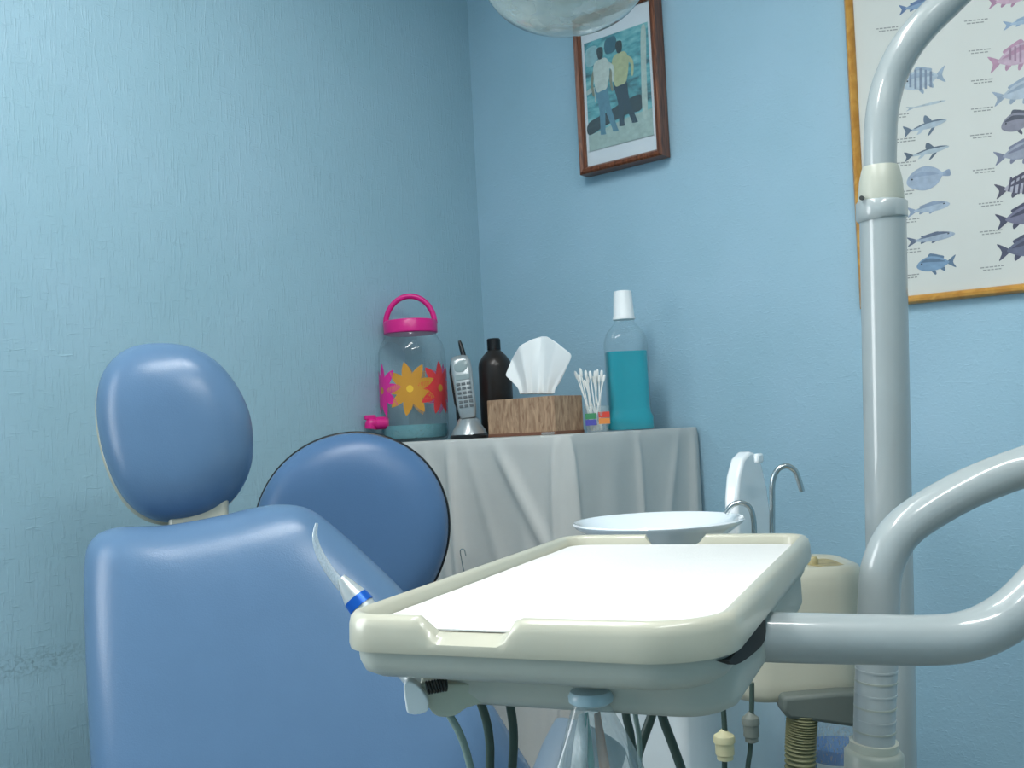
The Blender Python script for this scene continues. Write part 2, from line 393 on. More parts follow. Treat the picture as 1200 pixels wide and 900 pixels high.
def drape():
    hem = .10
    per = []                                              # (pos, outward normal, s)
    seglen = .006; s = 0
    n1 = int(W / seglen)
    for k in range(n1): per.append((Vector((.012 + (W - .03) * k / n1, -DY, 0)), Vector((0, -1, 0)))) 
    for k in range(10):
        a = -PI / 2 + PI / 2 * k / 9; per.append((Vector((W - .018 + .018 * math.cos(a), -DY + .018 + .018 * math.sin(a), 0)), Vector((math.cos(a), math.sin(a), 0))))
    n2 = int(DY / seglen)
    for k in range(1, n2 + 1): per.append((Vector((W, -DY + .018 + (DY - .028) * k / n2, 0)), Vector((1, 0, 0))))
    S = [0]
    for i in range(1, len(per)): S.append(S[-1] + (per[i][0] - per[i - 1][0]).length)
    LC = W - .02                                          # s at the corner
    folds = []                                            # (s0, drift, width, amp, start)
    def sx(px): return onY(px, 520, -DY).x - .012
    for px, dr, w, a in ((482, .015, .016, .010), (497, .03, .012, .006), (527, .008, .012, .012), (545, .05, .014, .004), (578, .09, .014, .011), (592, .03, .02, .004), (650, -.01, .008, .004), (640, .01, .012, .003)):
        folds.append((sx(px), dr, w, a))
    folds += [(LC - .014, -.003, .006, .009), (LC + .016, .006, .007, .011), (LC + .24, .0, .010, .008), (LC + .13, .01, .06, .003), (LC + .40, -.05, .012, .006), (LC + DY - .03, -.01, .014, .009)]
    rows = [('top', 1.0), ('top', .5), ('top', .12), ('top', .03)]
    V = []; nz = 60; cols = len(per)
    for kind, q in rows:
        for p, nn in per:
            c = Vector((W * .5, -DY * .5, 0)); z = TZ
            if kind == 'top': pp = p + (c - p) * q * .9 if q > .2 else p - nn * q * .2
            V.append(Vector((max(pp.x, .004), min(pp.y, -.003), z)))
    for r in range(nz + 1):
        v = r / nz; drop = (TZ - hem) * v ** 1.35
        for i, (p, nn) in enumerate(per):
            rd = min(1, drop / .02); out = .003 * math.sin(rd * PI / 2)
            g = 0
            for s0, dr, w, a in folds:
                grow = min(1, drop / .05) * (1 - .35 * math.exp(-drop / .2)); ww = w * (1 + drop * .5)
                g += a * grow * math.exp(-((S[i] - s0 - dr * min(drop, .5) / .15) / ww) ** 2)
            g += .001 * math.sin(S[i] * 60 + drop * 7) * min(1, drop / .1)
            pp = p + nn * (out + g); pp.z = TZ - drop - (0 if r else 0)
            V.append(Vector((max(pp.x, .004), min(pp.y, -.003), pp.z)))
    R = len(rows) + nz + 1; F = []
    for r in range(R - 1):
        for k in range(cols - 1):
            a = r * cols + k; F.append((a, a + 1, a + 1 + cols, a + cols))
    F.append(tuple(range(cols)))
    o = mk('cloth_cover', V, F, M['drape'], None, smooth=75, loc=(W / 2, -DY / 2, TZ - .9))
    s = o.modifiers.new('solid', 'SOLIDIFY'); s.thickness = .0012; s.offset = -1
    tag(o, 'white satin cloth draped in folds over the corner cabinet', 'cloth')
drape()
# little wire hook pinned in the cloth
q = onY(545, 655, -DY - .012)
tag(tube('wire_hook', [q + Vector((0.0, -.004, -.03)), q + Vector((-.004, -.006, 0)), q + Vector((-.002, -.01, .018)), q + Vector((.008, -.01, .02)), q + Vector((.010, -.008, .008))], .0012, M['chrome'], None, seg=8), 'small bent wire hook pinned to the front of the white cloth', 'hook')

# ------------------------------------------------------------------ things on the cabinet
def tab(px, y):                                           # table point and its metres-per-pixel
    p = onY(px, 510, y); d = (p - CAM).dot(FW); return Vector((p.x, y, TZ)), d / FP
# drink dispenser jar
c, u = tab(487, -.33)
J = empty('drink_dispenser', c, 'clear plastic drink dispenser jar with pink lid and printed flowers', 'dispenser')
Rj = 39.5 * u
hz = lambda py: (517 - py) * u                            # height above table for a photo row
jar_prof = [(Rj * .86, 0.001), (Rj * .95, .004), (Rj, .014), (Rj, hz(425)), (Rj * .985, hz(412)), (Rj * .92, hz(403)), (Rj * .82, hz(397)), (Rj * .76, hz(393)), (Rj * .74, hz(388))]
lathe('jar', c, jar_prof, M['clear'], J, open_=True)
lathe('jar_base', c, [(Rj * .86, .0005), (Rj * .86, .003)], M['clear'], J)
lathe('water', c, [(Rj * .8, .004), (Rj * .93, .008), (Rj * .965, .016), (Rj * .965, hz(498))], M['water'], J)
lid = lathe('lid', c, [(Rj * .76, hz(391)), (Rj * .80, hz(390)), (Rj * .80, hz(378)), (Rj * .77, hz(375.5)), (Rj * .5, hz(374))], M['magenta'], J, sm=30)
hp = [c + r2 * (29 * u * math.cos(a)) + Vector((0, 0, hz(380) + 34 * u * math.sin(a))) for a in [PI * k / 12 for k in range(13)]]
tube('handle', hp, .0065, M['magenta'], J, seg=14, n=4)
def wrap_petals(theta, zc, mcol, ccol, rot, np_=9, rad=.058, name='flower_print'):
    rr = Rj + .0006; V, F = [], []
    def pt(a, z): return c + f2 * (-math.cos(a) * rr) + r2 * (math.sin(a) * rr) + Vector((0, 0, z))
    for k in range(np_):
        an = rot + 2 * PI * k / np_; n = 14
        base = len(V)
        for i in range(n + 1):
            s = i / n; w = .0115 * math.sin(PI * min(1, s * .93 + .07)) ** .8 if s < 1 else 0
            for q in (-1, 0, 1):
                lx = math.cos(an) * s * rad - math.sin(an) * w * q; lz = math.sin(an) * s * rad + math.cos(an) * w * q
                V.append(pt(theta + lx / rr, zc + lz))
        for i in range(n):
            for q in range(2):
                a = base + i * 3 + q; F.append((a, a + 1, a + 4, a + 3))
    o = mk(name, V, F, mcol, J, smooth=180, recalc=False)
    rr += .0004; V = [pt(theta, zc)]; F = []
    for k in range(20): V.append(pt(theta + .008 * math.cos(k * PI / 10) / rr, zc + .008 * math.sin(k * PI / 10)))
    for k in range(20): F.append((0, 1 + k, 1 + (k + 1) % 20))
    mk('flower_centre', V, F, ccol, o, smooth=180, recalc=False)
zf = hz(457)
for th, mc, cc, ro in ((-1.03, 'mag_print', 'org_print', .1), (.0, 'org_print', 'yel_print', .35), (.99, 'red_print', 'org_print', .2), (2.1, 'mag_print', 'org_print', .2), (3.3, 'org_print', 'yel_print', .1)):
    wrap_petals(th, zf, M[mc], M[cc], ro, rad=.062)
sp = c + r2 * (-Rj * .88) - f2 * (Rj * .5) + Vector((0, 0, hz(494)))
dr_ = (-r2 * .93 - f2 * .35)
tube('spigot', [sp - dr_ * .01, sp + dr_ * .018], .0145, M['magenta'], J, smooth=False)
tube('spigot_body', [sp + dr_ * .016, sp + dr_ * .028, sp + dr_ * .03 + Vector((0, 0, -.012))], .013, M['magenta'], J)
box('spigot_lever', sp + dr_ * .03 + Vector((0, 0, .014)), (.026, .012, .010), M['magenta'], J, bevel=.002, ax=(dr_.normalized(), dr_.cross(UZ).normalized(), UZ))

# cordless phone on its cradle
c, u = tab(550, -.36)
CR = empty('charging_cradle', c, 'silver and black charging cradle holding the cordless phone', 'phone cradle')
lathe('foot', c, [(23 * u, .0006), (23 * u, .006), (21 * u, .010)], M['black'], CR, sx=1, sy=.95)
lathe('shell', c, [(21 * u, .009), (19.5 * u, .018), (15 * u, .030), (12 * u, .042), (9 * u, .047), (3 * u, .048)], M['silver'], CR)
box('rear_support', c + f2 * .012 - r2 * .012 + Vector((0, 0, .062)), (.030, .010, .11), M['black'], CR, bevel=.004, ax=(r2, f2, UZ))
tilt = math.radians(-9); lean = math.radians(14)
ux = (r2 * math.cos(tilt) + UZ * math.sin(tilt)).normalized()
uz = (UZ * math.cos(tilt) - r2 * math.sin(tilt)); uz = (uz * math.cos(lean) + f2 * math.sin(lean)).normalized(); uz = (UZ + r2 * -.10 + f2 * .16).normalized()
ux = (r2 - uz * r2.dot(uz)).normalized(); uy = uz.cross(ux).normalized()
b0 = c + Vector((0, 0, .050)) - f2 * .012
PH = empty('cordless_phone', b0, 'silver cordless phone standing upright in its charging cradle', 'phone')
def rrect_loft(name, base, X, Y, Z, sections, m, par, sq=3.2, seg=36, **k):
    V, F = [], []
    for (z, wx, wy, oy) in sections:
        for i in range(seg):
            a = 2 * PI * i / seg; ca, sa = math.cos(a), math.sin(a); q = (abs(ca) ** sq + abs(sa) ** sq) ** (-1 / sq)
            V.append(base + Z * z + X * (ca * q * wx / 2) + Y * (sa * q * wy / 2 + oy))
    for i in range(len(sections) - 1):
        for j in range(seg):
            a = i * seg + j; b = i * seg + (j + 1) % seg; F.append((a, b, b + seg, a + seg))
    F.append(tuple(range(seg))[::-1]); F.append(tuple((len(sections) - 1) * seg + j for j in range(seg)))
    return mk(name, V, F, m, par, smooth=50, **k)
ln = .135
rrect_loft('handset', b0, ux, uy, uz, [(-.006, .03, .018, 0), (0, .036, .022, 0), (.02, .042, .026, 0), (.07, .043, .026, 0), (.095, .046, .026, 0), (.12, .044, .024, 0), (.131, .034, .018, 0), (.134, .02, .01, 0)], M['silver'], PH)
rrect_loft('back_shell', b0 + f2 * .010 - r2 * .004, ux, uy, uz, [(-.002, .03, .02, 0), (.03, .045, .022, 0), (.1, .048, .022, 0), (.124, .036, .016, 0)], M['black'], PH)
fr = -uy if uy.dot(f2) > 0 else uy
face = b0 + fr * .0132
tube('antenna', [b0 + uz * .12 + ux * .010 + f2 * .006, b0 + uz * .155 + ux * .006 + f2 * .006, b0 + uz * .168 + ux * .004 + f2 * .006], [.006, .005, .003], M['black'], PH, seg=12)
lathe('earpiece', face + uz * .108 - fr * .001, [(.013, 0), (.013, .001), (.010, .0018), (.002, .0012)], M['lcd'], PH, axis=fr, sx=1.25)
box('screen', face + uz * .083, (.030, .002, .012), M['lcd'], PH, ax=(ux, fr, uz), bevel=.0006)
for r_ in range(6):
    for k in range(3):
        box('key', face + uz * (.068 - r_ * .0098) + ux * (k - 1) * .0112, (.0085, .0026, .0058), M['keys'], PH, ax=(ux, fr, uz), bevel=.0008)

# brown bottle behind the tissue box
c, u = tab(584, -.16)
B = empty('brown_bottle', c, 'dark brown plastic bottle with black cap behind the tissue box', 'bottle')
hz = lambda py: (506 - py) * u
lathe('body', c, [(18 * u, 0), (19.5 * u, .004), (19.5 * u, hz(424)), (18.5 * u, hz(418)), (14 * u, hz(411)), (9 * u, hz(406)), (6.5 * u, hz(403)), (6.5 * u, hz(400))], M['brown'], B)
lathe('cap', c, [(8 * u, hz(404)), (8 * u, hz(392)), (7 * u, hz(390.5))], M['black'], B, sm=30)

# tissue box with a pulled-up tissue
bx1 = W * .80; yb = -DY * .70
q0 = onY(572, 500, yb); q1 = onY(651, 500, yb)
_r = ray(684, 500); q2y = CAM.y + _r.y * (q1.x - CAM.x) / _r.x
dpt = (q1 - CAM).dot(FW); u = dpt / FP; hb = 46 * u
TB = empty('tissue_box', ((q0.x + q1.x) / 2, (yb + q2y) / 2, TZ), 'brown mottled tissue box with a white tissue pulled up', 'tissue box')
cbox('box', (q0.x, yb, TZ + .0005), (q1.x, q2y, TZ + hb), M['kraft'], TB, bevel=.0012)
cbox('base_trim', (q0.x - .0006, yb - .0006, TZ + .0005), (q1.x + .0006, q2y + .0006, TZ + .007), mat('brown_trim', (124, 84, 66), .5), TB)
ym = (yb + q2y) / 2
def tq(px, py, yy): return onY(px, py, yy)
bot = [(609, 458), (613, 458), (618, 458), (624, 458), (630, 458), (636, 458), (641, 458), (646, 458), (650, 457)]
top = [(592, 440), (600, 420), (609, 405), (622, 398), (634, 394), (641, 394), (652, 401), (671, 416), (656, 449)]
dpb = [0, .006, -.004, .008, -.006, .008, -.004, .006, 0]
dpt_ = [-.012, .004, -.012, -.002, .016, .004, -.014, -.004, .006]
V, F = [], []; nr = 10; nc = len(bot) * 4 - 3
def lerp_list(L, t):
    x = t * (len(L) - 1); k = min(int(x), len(L) - 2); fr_ = x - k
    a, b = L[k], L[k + 1]
    return tuple(p + (q - p) * fr_ for p, q in zip(a, b)) if isinstance(a, tuple) else a + (b - a) * fr_
for i in range(nr + 1):
    v = i / nr
    for j in range(nc):
        tt = j / (nc - 1)
        b_ = lerp_list(bot, tt); t_ = lerp_list(top, tt); d0 = lerp_list(dpb, tt); d1 = lerp_list(dpt_, tt)
        px = b_[0] + (t_[0] - b_[0]) * v ** 1.15; py = b_[1] + (t_[1] - b_[1]) * v
        V.append(tq(px, py + (4 if i == 0 else 0), ym + d0 + (d1 - d0) * v + .001 * math.sin(tt * 20) * v))
for i in range(nr):
    for j in range(nc - 1):
        a = i * nc + j; F.append((a, a + 1, a + 1 + nc, a + nc))
mk('tissue', V, F, M['tissue'], TB, smooth=80, subsurf=1, solid=.0008)
# strip of tape at the box's foot
q = onY(644, 505, yb - .012)
tag(cbox('tape_strip', (q.x - .008, yb - .03, TZ + .0008), (q.x + .008, yb - .006, TZ + .006), M['clear_cup'], None, bevel=.001), 'scrap of clear tape on the cloth before the tissue box', 'tape')

# cup of cotton applicators
c, u = tab(701, -.235)
CU = empty('swab_cup', c, 'clear square cup with coloured label holding cotton swabs', 'cup')
rc = 13.5 * u
lathe('cup', c, [(rc * .8, .0008), (rc * .84, .003), (rc, .055)], M['clear_cup'], CU, open_=True, sq=4, rot=.3)
lathe('cup_bottom', c, [(rc * .8, .0005), (rc * .8, .002)], M['clear_cup'], CU, sq=4, rot=.3)
for (dx, dz, m) in ((-8.5, .034, 'lab_g'), (-8.5, .021, 'lab_b'), (7, .036, 'lab_r'), (7, .023, 'lab_o')):
    box('label_patch', c + r2 * (dx * u) - f2 * (rc * 1.03) + Vector((0, 0, dz)), (13 * u, .001, .012), M[m], CU, ax=(r2, f2, UZ))
sw0 = None
sw_top = [(676, 430), (682, 427), (688, 430), (693, 431), (699, 431), (703, 429), (708, 430), (680, 434), (690, 437), (697, 437), (704, 436), (710, 436), (686, 441)]
for i, (tx, ty) in enumerate(sw_top):
    a = c + r2 * random.uniform(-.5, .5) * rc + f2 * random.uniform(-.5, .5) * rc + Vector((0, 0, .003))
    off = (tx - 699) * u; hh = (503 - ty) * u
    b = c + r2 * off + f2 * random.uniform(-.010, .012) + Vector((0, 0, hh))
    L_ = (b - a).length
    if sw0 is None:
        v, f = join([tubev([(0, 0, .012), (0, 0, L_ - .012)], .0013, seg=8, smooth=False), lathev((0, 0, L_ - .018), [(.0015, 0), (.0029, .003), (.0033, .010), (.0026, .016), (.0006, .0185)], seg=10), lathev((0, 0, 0), [(.0006, 0), (.0026, .003), (.0033, .008), (.0029, .014), (.0015, .018)], seg=10)])
        sw0 = o = mk('cotton_swab', v, f, M['cotton'], None, loc=(0, 0, 0)); base_len = L_
    else:
        o = sw0.copy(); COL.objects.link(o)
    o.location = a; o.rotation_mode = 'QUATERNION'; o.rotation_quaternion = Vector((0, 0, 1)).rotation_difference((b - a).normalized())
    o.scale = (1, 1, L_ / base_len)
    tag(o, 'long white cotton swab standing in the clear cup beside the tissue box', 'cotton swab', 'cotton swabs in the clear cup')

# mouthwash bottle
c, u = tab(739, -.135)
MW = empty('mouthwash_bottle', c, 'clear bottle of teal mouthwash with a tall white cap', 'bottle')
hz = lambda py: (503.5 - py) * u
an = math.atan2(r2.y, r2.x) + .12
kw = dict(sq=4.5, rot=an, sx=1, sy=.62)
body = [(26 * u, .001), (27.5 * u, .004), (27.5 * u, hz(487)), (25 * u, hz(482)), (24.6 * u, hz(476)), (24.6 * u, hz(402)), (24 * u, hz(397)), (21 * u, hz(388)), (15 * u, hz(381)), (11.5 * u, hz(377)), (11 * u, hz(371))]
lathe('bottle', c, body, M['clearB'], MW, open_=True, **kw)
lathe('mouthwash', c, [(25 * u, .002), (26.5 * u, .005), (26.5 * u, hz(488)), (24 * u, hz(482.5)), (23.4 * u, hz(476)), (23.4 * u, hz(411))], M['mouthwash'], MW, **kw)
lathe('cap', c, [(13.2 * u, hz(373)), (13.2 * u, hz(371)), (12.4 * u, hz(369)), (10.8 * u, hz(343)), (10.2 * u, hz(339.5)), (8 * u, hz(339))], M['cap'], MW, sm=30)

# ------------------------------------------------------------------ framed photo on the back wall
YB = -.004
def frame_pts(quad, y):
    return [onY(px, py, y) for px, py in quad]
fdep = .042
# inner opening edge at the frame's front, measured on the photograph; bottom edge known, top lies above the frame
bl = onY(678.5, 205, -fdep); br = onY(775, 181, -fdep)
ulx = onY(667, 50, -fdep)
upd = (ulx - bl); upd.y = 0; upd.normalize(); rtd = (br - bl); rtd.y = 0; wf = rtd.length; rtd.normalize()
upd = (upd - rtd * upd.dot(rtd)).normalized(); hf = (onY(665, 24, -fdep) - bl).length
PF = empty('picture_frame', bl + rtd * wf / 2 + Vector((0, fdep - .003, 0)), 'dark wooden framed photograph of two people hanging near the corner', 'picture')
yo = Vector((0, 1, 0))
def bar(a, b, inw, n):                                     # mitred frame bar from a to b, inw points inwards
    wbar = .017
    d = (b - a).normalized()
    pr = [(0, fdep - .004), (0, .004), (.004, 0), (wbar - .005, .003), (wbar, .010), (wbar, fdep - .004)]
    V = [];
    for e_, sg in ((a, 1), (b, -1)):
        for off, dp in pr: V.append(e_ + inw * off + d * (sg * off) + yo * dp)
    k = len(pr); F = [(i, (i + 1) % k, k + (i + 1) % k, k + i) for i in range(k)] + [tuple(range(k))[::-1], tuple(range(k, 2 * k))]
    return V, F
c0, c1, c2, c3 = bl, bl + rtd * wf, bl + rtd * wf + upd * hf, bl + upd * hf
for a, b, n_ in ((c0, c1, upd), (c1, c2, -rtd), (c2, c3, -upd), (c3, c0, rtd)):
    v, f = bar(a, b, n_, 0); mk('frame_bar', v, f, M['frame'], PF, smooth=30)
def pic(u_, v_, d): return c0 + rtd * (u_ * wf) + upd * (v_ * hf) + yo * d
def quad(name, u0, v0, u1, v1, d, m, par, th=.0006):
    V = [pic(u0, v0, d), pic(u1, v0, d), pic(u1, v1, d), pic(u0, v1, d)]; V += [p + yo * th for p in V]
    return mk(name, V, [(0, 1, 2, 3), (4, 7, 6, 5), (0, 4, 5, 1), (1, 5, 6, 2), (2, 6, 7, 3), (3, 7, 4, 0)], m, par, smooth=None)
quad('mat_board', .04, .03, .96, .97, .014, M['mat_board'], PF, .004)
pm = bpy.data.materials.new('faded_photo_print'); pm.use_nodes = True; nt = pm.node_tree; bs = nt.nodes['Principled BSDF']
tc = nt.nodes.new('ShaderNodeTexCoord'); mp = nt.nodes.new('ShaderNodeMapping'); mp.inputs['Scale'].default_value = (14, 14, 34); nt.links.new(tc.outputs['Object'], mp.inputs[0])
nz = nt.nodes.new('ShaderNodeTexNoise'); nz.inputs['Scale'].default_value = 1.6; nz.inputs['Detail'].default_value = 5; nt.links.new(mp.outputs[0], nz.inputs['Vector'])
rp = nt.nodes.new('ShaderNodeValToRGB'); cr = rp.color_ramp
cr.elements[0].position = .32; cr.elements[0].color = lin((56, 96, 104)); cr.elements[1].position = .68; cr.elements[1].color = lin((150, 204, 204))
x_ = cr.elements.new(.5); x_.color = lin((98, 170, 178))
nt.links.new(nz.outputs['Fac'], rp.inputs['Fac']); nt.links.new(rp.outputs['Color'], bs.inputs['Base Color']); bs.inputs['Roughness'].default_value = .4
PR = quad('photo_print', .11, .14, .89, .83, .0132, pm, PF)
def pshape(name, pts, col, d=.0128, par=None):
    pts = smooth_loop([Vector((a, b, 0)) for a, b in pts], 4)
    V = [pic(.11 + p.x * .78, .14 + p.y * .69, d) for p in pts]; n = len(V)
    return mk(name, V, [tuple(range(n))], printcol(col, 'photo_ink'), par or PF, smooth=None, recalc=False)
pshape('printed_ground', [(0, 0), (.02, 0), (.5, 0), (.98, 0), (1, 0), (1, .04), (1, .22), (.98, .235), (.7, .22), (.4, .19), (.15, .16), (.02, .15), (0, .14), (0, .03)], (172, 200, 190))
pshape('printed_kerb', [(.01, .15), (.25, .19), (.6, .24), (.84, .25), (.85, .38), (.62, .37), (.3, .31), (.01, .26)], (50, 74, 84), .0127)
pshape('printed_window', [(.03, .78), (.2, .8), (.2, .94), (.03, .93)], (150, 204, 210), .0127)
pshape('printed_window', [(.34, .84), (.5, .85), (.5, .97), (.34, .96)], (54, 118, 140), .0127)
pshape('printed_rail', [(.01, .52), (.12, .53), (.13, .44), (.15, .44), (.14, .57), (.01, .56)], (184, 208, 200), .0127)
for px_, (cs, cl, hd) in ((.25, ((206, 218, 206), (84, 150, 178), (64, 84, 88))), (.55, ((196, 202, 140), (48, 78, 98), (56, 72, 74)))):
    b_ = .0 if px_ < .4 else .03
    for k, (a1_, a2_, a3_) in enumerate(((-.065, -.01, -.02), (.03, .075, .17))):
        pshape('printed_leg', [(px_ + a1_ - .05, .56), (px_ + a2_ - .045, .36), (px_ + a3_ - .035, .15 + b_), (px_ + a3_ - .03, .125 + b_), (px_ + a3_ + .06, .12 + b_), (px_ + a3_ + .045, .15 + b_), (px_ + a2_ + .045, .37), (px_ + a1_ + .055, .56)], cl, .0124 + k * .0001)
    pshape('printed_arm', [(px_ - .13, .72), (px_ - .17, .62), (px_ - .15, .5), (px_ - .12, .5), (px_ - .13, .61), (px_ - .08, .74)], (150, 150, 120), .0123)
    pshape('printed_shirt', [(px_ - .09, .53), (px_ - .12, .70), (px_ - .10, .78), (px_ - .02, .81), (px_ + .10, .80), (px_ + .14, .70), (px_ + .09, .54), (px_, .52)], cs, .0122)
    pshape('printed_arm', [(px_ + .13, .76), (px_ + .21, .70), (px_ + .2, .58), (px_ + .17, .58), (px_ + .17, .68), (px_ + .10, .72)], cs, .0121)
    pshape('printed_head', [(px_ - .05, .87), (px_ - .02, .81), (px_ + .04, .82), (px_ + .05, .90), (px_, .92), (px_ - .04, .91)], hd, .0120)
pshape('printed_post', [(.86, .2), (.93, .2), (.95, .6), (.97, .95), (.9, .95), (.87, .6)], (186, 208, 196), .0126)
quad('glass_pane', .05, .04, .95, .96, .0105, M['pane'], PF, .0008)

# ------------------------------------------------------------------ framed fish chart on the back wall
fy = -.022
A = onY(1006.5, 362, fy); Bp = onY(1205, 341.5, fy); Tp = onY(988, 0, fy)
fr_r = (Bp - A); fr_r.y = 0; fr_r.normalize(); fr_u = Tp - A; fr_u.y = 0; fr_u = (fr_u - fr_r * fr_u.dot(fr_r)).normalized()
fw, fh = .88, .72
FP_ = empty('fish_chart', A + fr_r * fw / 2 + Vector((0, .02, 0)), 'large gilt framed chart of fish species behind the grey lamp pole', 'picture')
def bar2(a, b, inw):
    w = .016; d = (b - a).normalized(); V = []
    pr = [(0, .018), (0, .006), (.004, .001), (.009, 0), (.013, .003), (w, .009), (w, .018)]
    for e_, sg in ((a, 1), (b, -1)):
        for off, dp in pr: V.append(e_ + inw * off + d * (sg * off) + yo * dp)
    k = len(pr); F = [(i, (i + 1) % k, k + (i + 1) % k, k + i) for i in range(k)] + [tuple(range(k))[::-1], tuple(range(k, 2 * k))]
    return V, F
g0, g1, g2, g3 = A, A + fr_r * fw, A + fr_r * fw + fr_u * fh, A + fr_u * fh
for a, b, n_ in ((g0, g1, fr_u), (g1, g2, -fr_r), (g2, g3, -fr_u), (g3, g0, fr_r)):
    v, f = bar2(a, b, n_); mk('frame_bar', v, f, M['gold'], FP_, smooth=40)
V = [g0 + yo * .012, g1 + yo * .012, g2 + yo * .012, g3 + yo * .012]; V += [p + yo * .004 for p in V]
mk('poster', V, [(0, 1, 2, 3), (4, 7, 6, 5), (0, 4, 5, 1), (1, 5, 6, 2), (2, 6, 7, 3), (3, 7, 4, 0)], M['poster'], FP_, smooth=None)
FYP = fy + .012
def fish(px, py, wpx, hpx, col, col2, face, kind='fish', rot=0):
    """flat printed fish; face=+1 head to the right"""
    c_ = onY(px, py, FYP); sc = (c_ - CAM).dot(FW) / FP
    Xd = fr_r; wx = (onY(px + wpx / 2, py, FYP) - onY(px - wpx / 2, py, FYP)).length; hy = hpx * sc
    ca, sa = math.cos(rot), math.sin(rot)
    def loc(x, y, d):
        x *= face * wx / 2; y *= hy / 2
        return c_ + Xd * (x * ca - y * sa) + fr_u * (x * sa + y * ca) - yo * d
    def shp(name, pts, colr, d, par):
        L_ = smooth_loop([Vector((a, b, 0)) for a, b in pts], 4); n = len(L_)
        return mk(name, [loc(p.x, p.y, d) for p in L_], [tuple(range(n))], printcol(colr), par, smooth=None, recalc=False)
    if kind == 'shark':
        body = shp('fish_print', [(1, .0), (.7, .3), (.2, .34), (-.4, .12), (-.7, .02), (-.7, -.1), (-.3, -.22), (.3, -.36), (.8, -.2)], col, .0004, FP_)
        shp('back_shade', [(.95, .08), (.6, .3), (.1, .34), (-.5, .1), (-.4, .02), (.1, .2), (.6, .15)], col2, .0007, body)
        shp('dorsal_fin', [(.35, .25), (.12, 1.0), (.0, .9), (.0, .3)], col2, .0006, body)
        shp('tail_fin', [(-.62, .05), (-1, .62), (-.92, .0), (-1, -.55), (-.7, -.12)], col2, .0006, body)
        shp('belly_fin', [(.3, -.3), (.05, -1), (.2, -.9), (.45, -.3)], col2, .0003, body)
        shp('anal_fin', [(-.25, -.2), (-.42, -.6), (-.2, -.5), (-.1, -.2)], col, .0003, body)
        return
    b = .85
    if kind == 'flat': pts = [(1, -.05), (.75, .6), (.2, .95), (-.3, .7), (-.62, .16), (-.62, -.12), (-.3, -.72), (.2, -.95), (.75, -.6)]
    elif kind == 'eel': pts = [(1, 0), (.6, .35), (0, .3), (-.7, .1), (-.7, -.05), (0, -.25), (.6, -.3)]
    elif kind == 'slim': pts = [(1, .0), (.75, .36), (.2, .52), (-.35, .26), (-.65, .08), (-.65, -.08), (-.3, -.3), (.3, -.45), (.8, -.3)]
    else: pts = [(1, -.08), (.8, .4), (.35, .72), (-.2, .55), (-.62, .13), (-.62, -.1), (-.2, -.5), (.35, -.62), (.8, -.42)]
    body = shp('fish_print', pts, col, .0004, FP_)
    shp('tail_fin', [(-.56, .08), (-1, .6), (-.86, .0), (-1, -.55), (-.56, -.08)] if kind != 'flat' else [(-.56, .08), (-.92, .28), (-.98, .0), (-.92, -.26), (-.56, -.08)], col2, .0003, body)
    if kind != 'eel':
        q = .78 if kind == 'fish' else .5
        shp('dorsal_fin', [(.4, q * .85), (.3, q * 1.25), (.05, q * 1.15), (-.2, q * .95), (-.42, q * .75), (-.3, q * .4), (.1, q * .6)], col2, .0002, body)
        shp('belly_fin', [(.3, -q * .6), (.08, -q * 1.25), (-.0, -q * 1.1), (.1, -q * .6)], col2, .0002, body)
        shp('anal_fin', [(-.15, -q * .5), (-.4, -q * .95), (-.45, -q * .7), (-.35, -q * .3)], col2, .0002, body)
        shp('side_shade', [(.8, .25), (.4, .55), (0, .45), (-.5, .12), (-.2, .12), (.3, .22)], col2, .0006, body)
        if kind == 'fish' or kind == 'flat': pass
    shp('eye', [(.78, .12), (.74, .2), (.68, .14), (.72, .06)], (60, 70, 84), .0008, body)
    return body
def stripes(px, py, wpx, hpx, col, n, slant=0):
    for k in range(n):
        x = px - wpx / 2 + wpx * (k + .5) / n; h = hpx * (1 - abs(k - (n - 1) / 2) / n * .7)
        p = [onY(x - wpx / n * .22 + slant, py - h / 2, FYP), onY(x + wpx / n * .22 + slant, py - h / 2, FYP), onY(x + wpx / n * .22 - slant, py + h / 2, FYP), onY(x - wpx / n * .22 - slant, py + h / 2, FYP)]
        mk('stripe', [q - yo * .0009 for q in p], [(0, 1, 2, 3)], printcol(col), last, smooth=None, recalc=False)
bl1, bl2 = (158, 184, 206), (110, 140, 172); 
fish(1076, 6, 44, 22, (126, 164, 204), (92, 128, 180), 1, 'slim')
last = fish(1082, 93, 50, 34, (178, 200, 214), (150, 176, 200), -1); stripes(1079, 93, 30, 26, (120, 142, 170), 5)
fish(1085, 123, 46, 9, (176, 196, 206), (160, 182, 198), 1, 'eel')
fish(1084, 148, 50, 24, (168, 190, 206), (96, 120, 144), 1, 'shark', .08)
fish(1086, 178, 52, 20, (172, 194, 206), (84, 106, 128), 1, 'shark', .06)
fish(1088, 208, 52, 30, (156, 178, 204), (140, 164, 194), -1, 'flat', .06)
fish(1088, 244, 50, 22, (164, 186, 208), (134, 158, 188), 1, 'slim', .06)
fish(1091, 279, 56, 20, (160, 180, 202), (94, 112, 142), 1, 'slim', .05)
fish(1097, 309, 46, 26, (116, 160, 200), (90, 126, 160), -1)
fish(1184, -2, 50, 22, (214, 168, 194), (188, 130, 166), 1)
fish(1202, 24, 52, 20, (160, 190, 216), (140, 172, 206), 1, 'slim')
last = fish(1190, 66, 62, 36, (206, 170, 194), (196, 140, 172), 1, 'fish', .12); stripes(1196, 63, 30, 20, (172, 130, 160), 5)
fish(1196, 107, 64, 32, (178, 196, 212), (150, 172, 196), 1, 'fish', .1)
fish(1196, 142, 46, 32, (140, 140, 160), (84, 90, 110), -1, 'fish', .1)
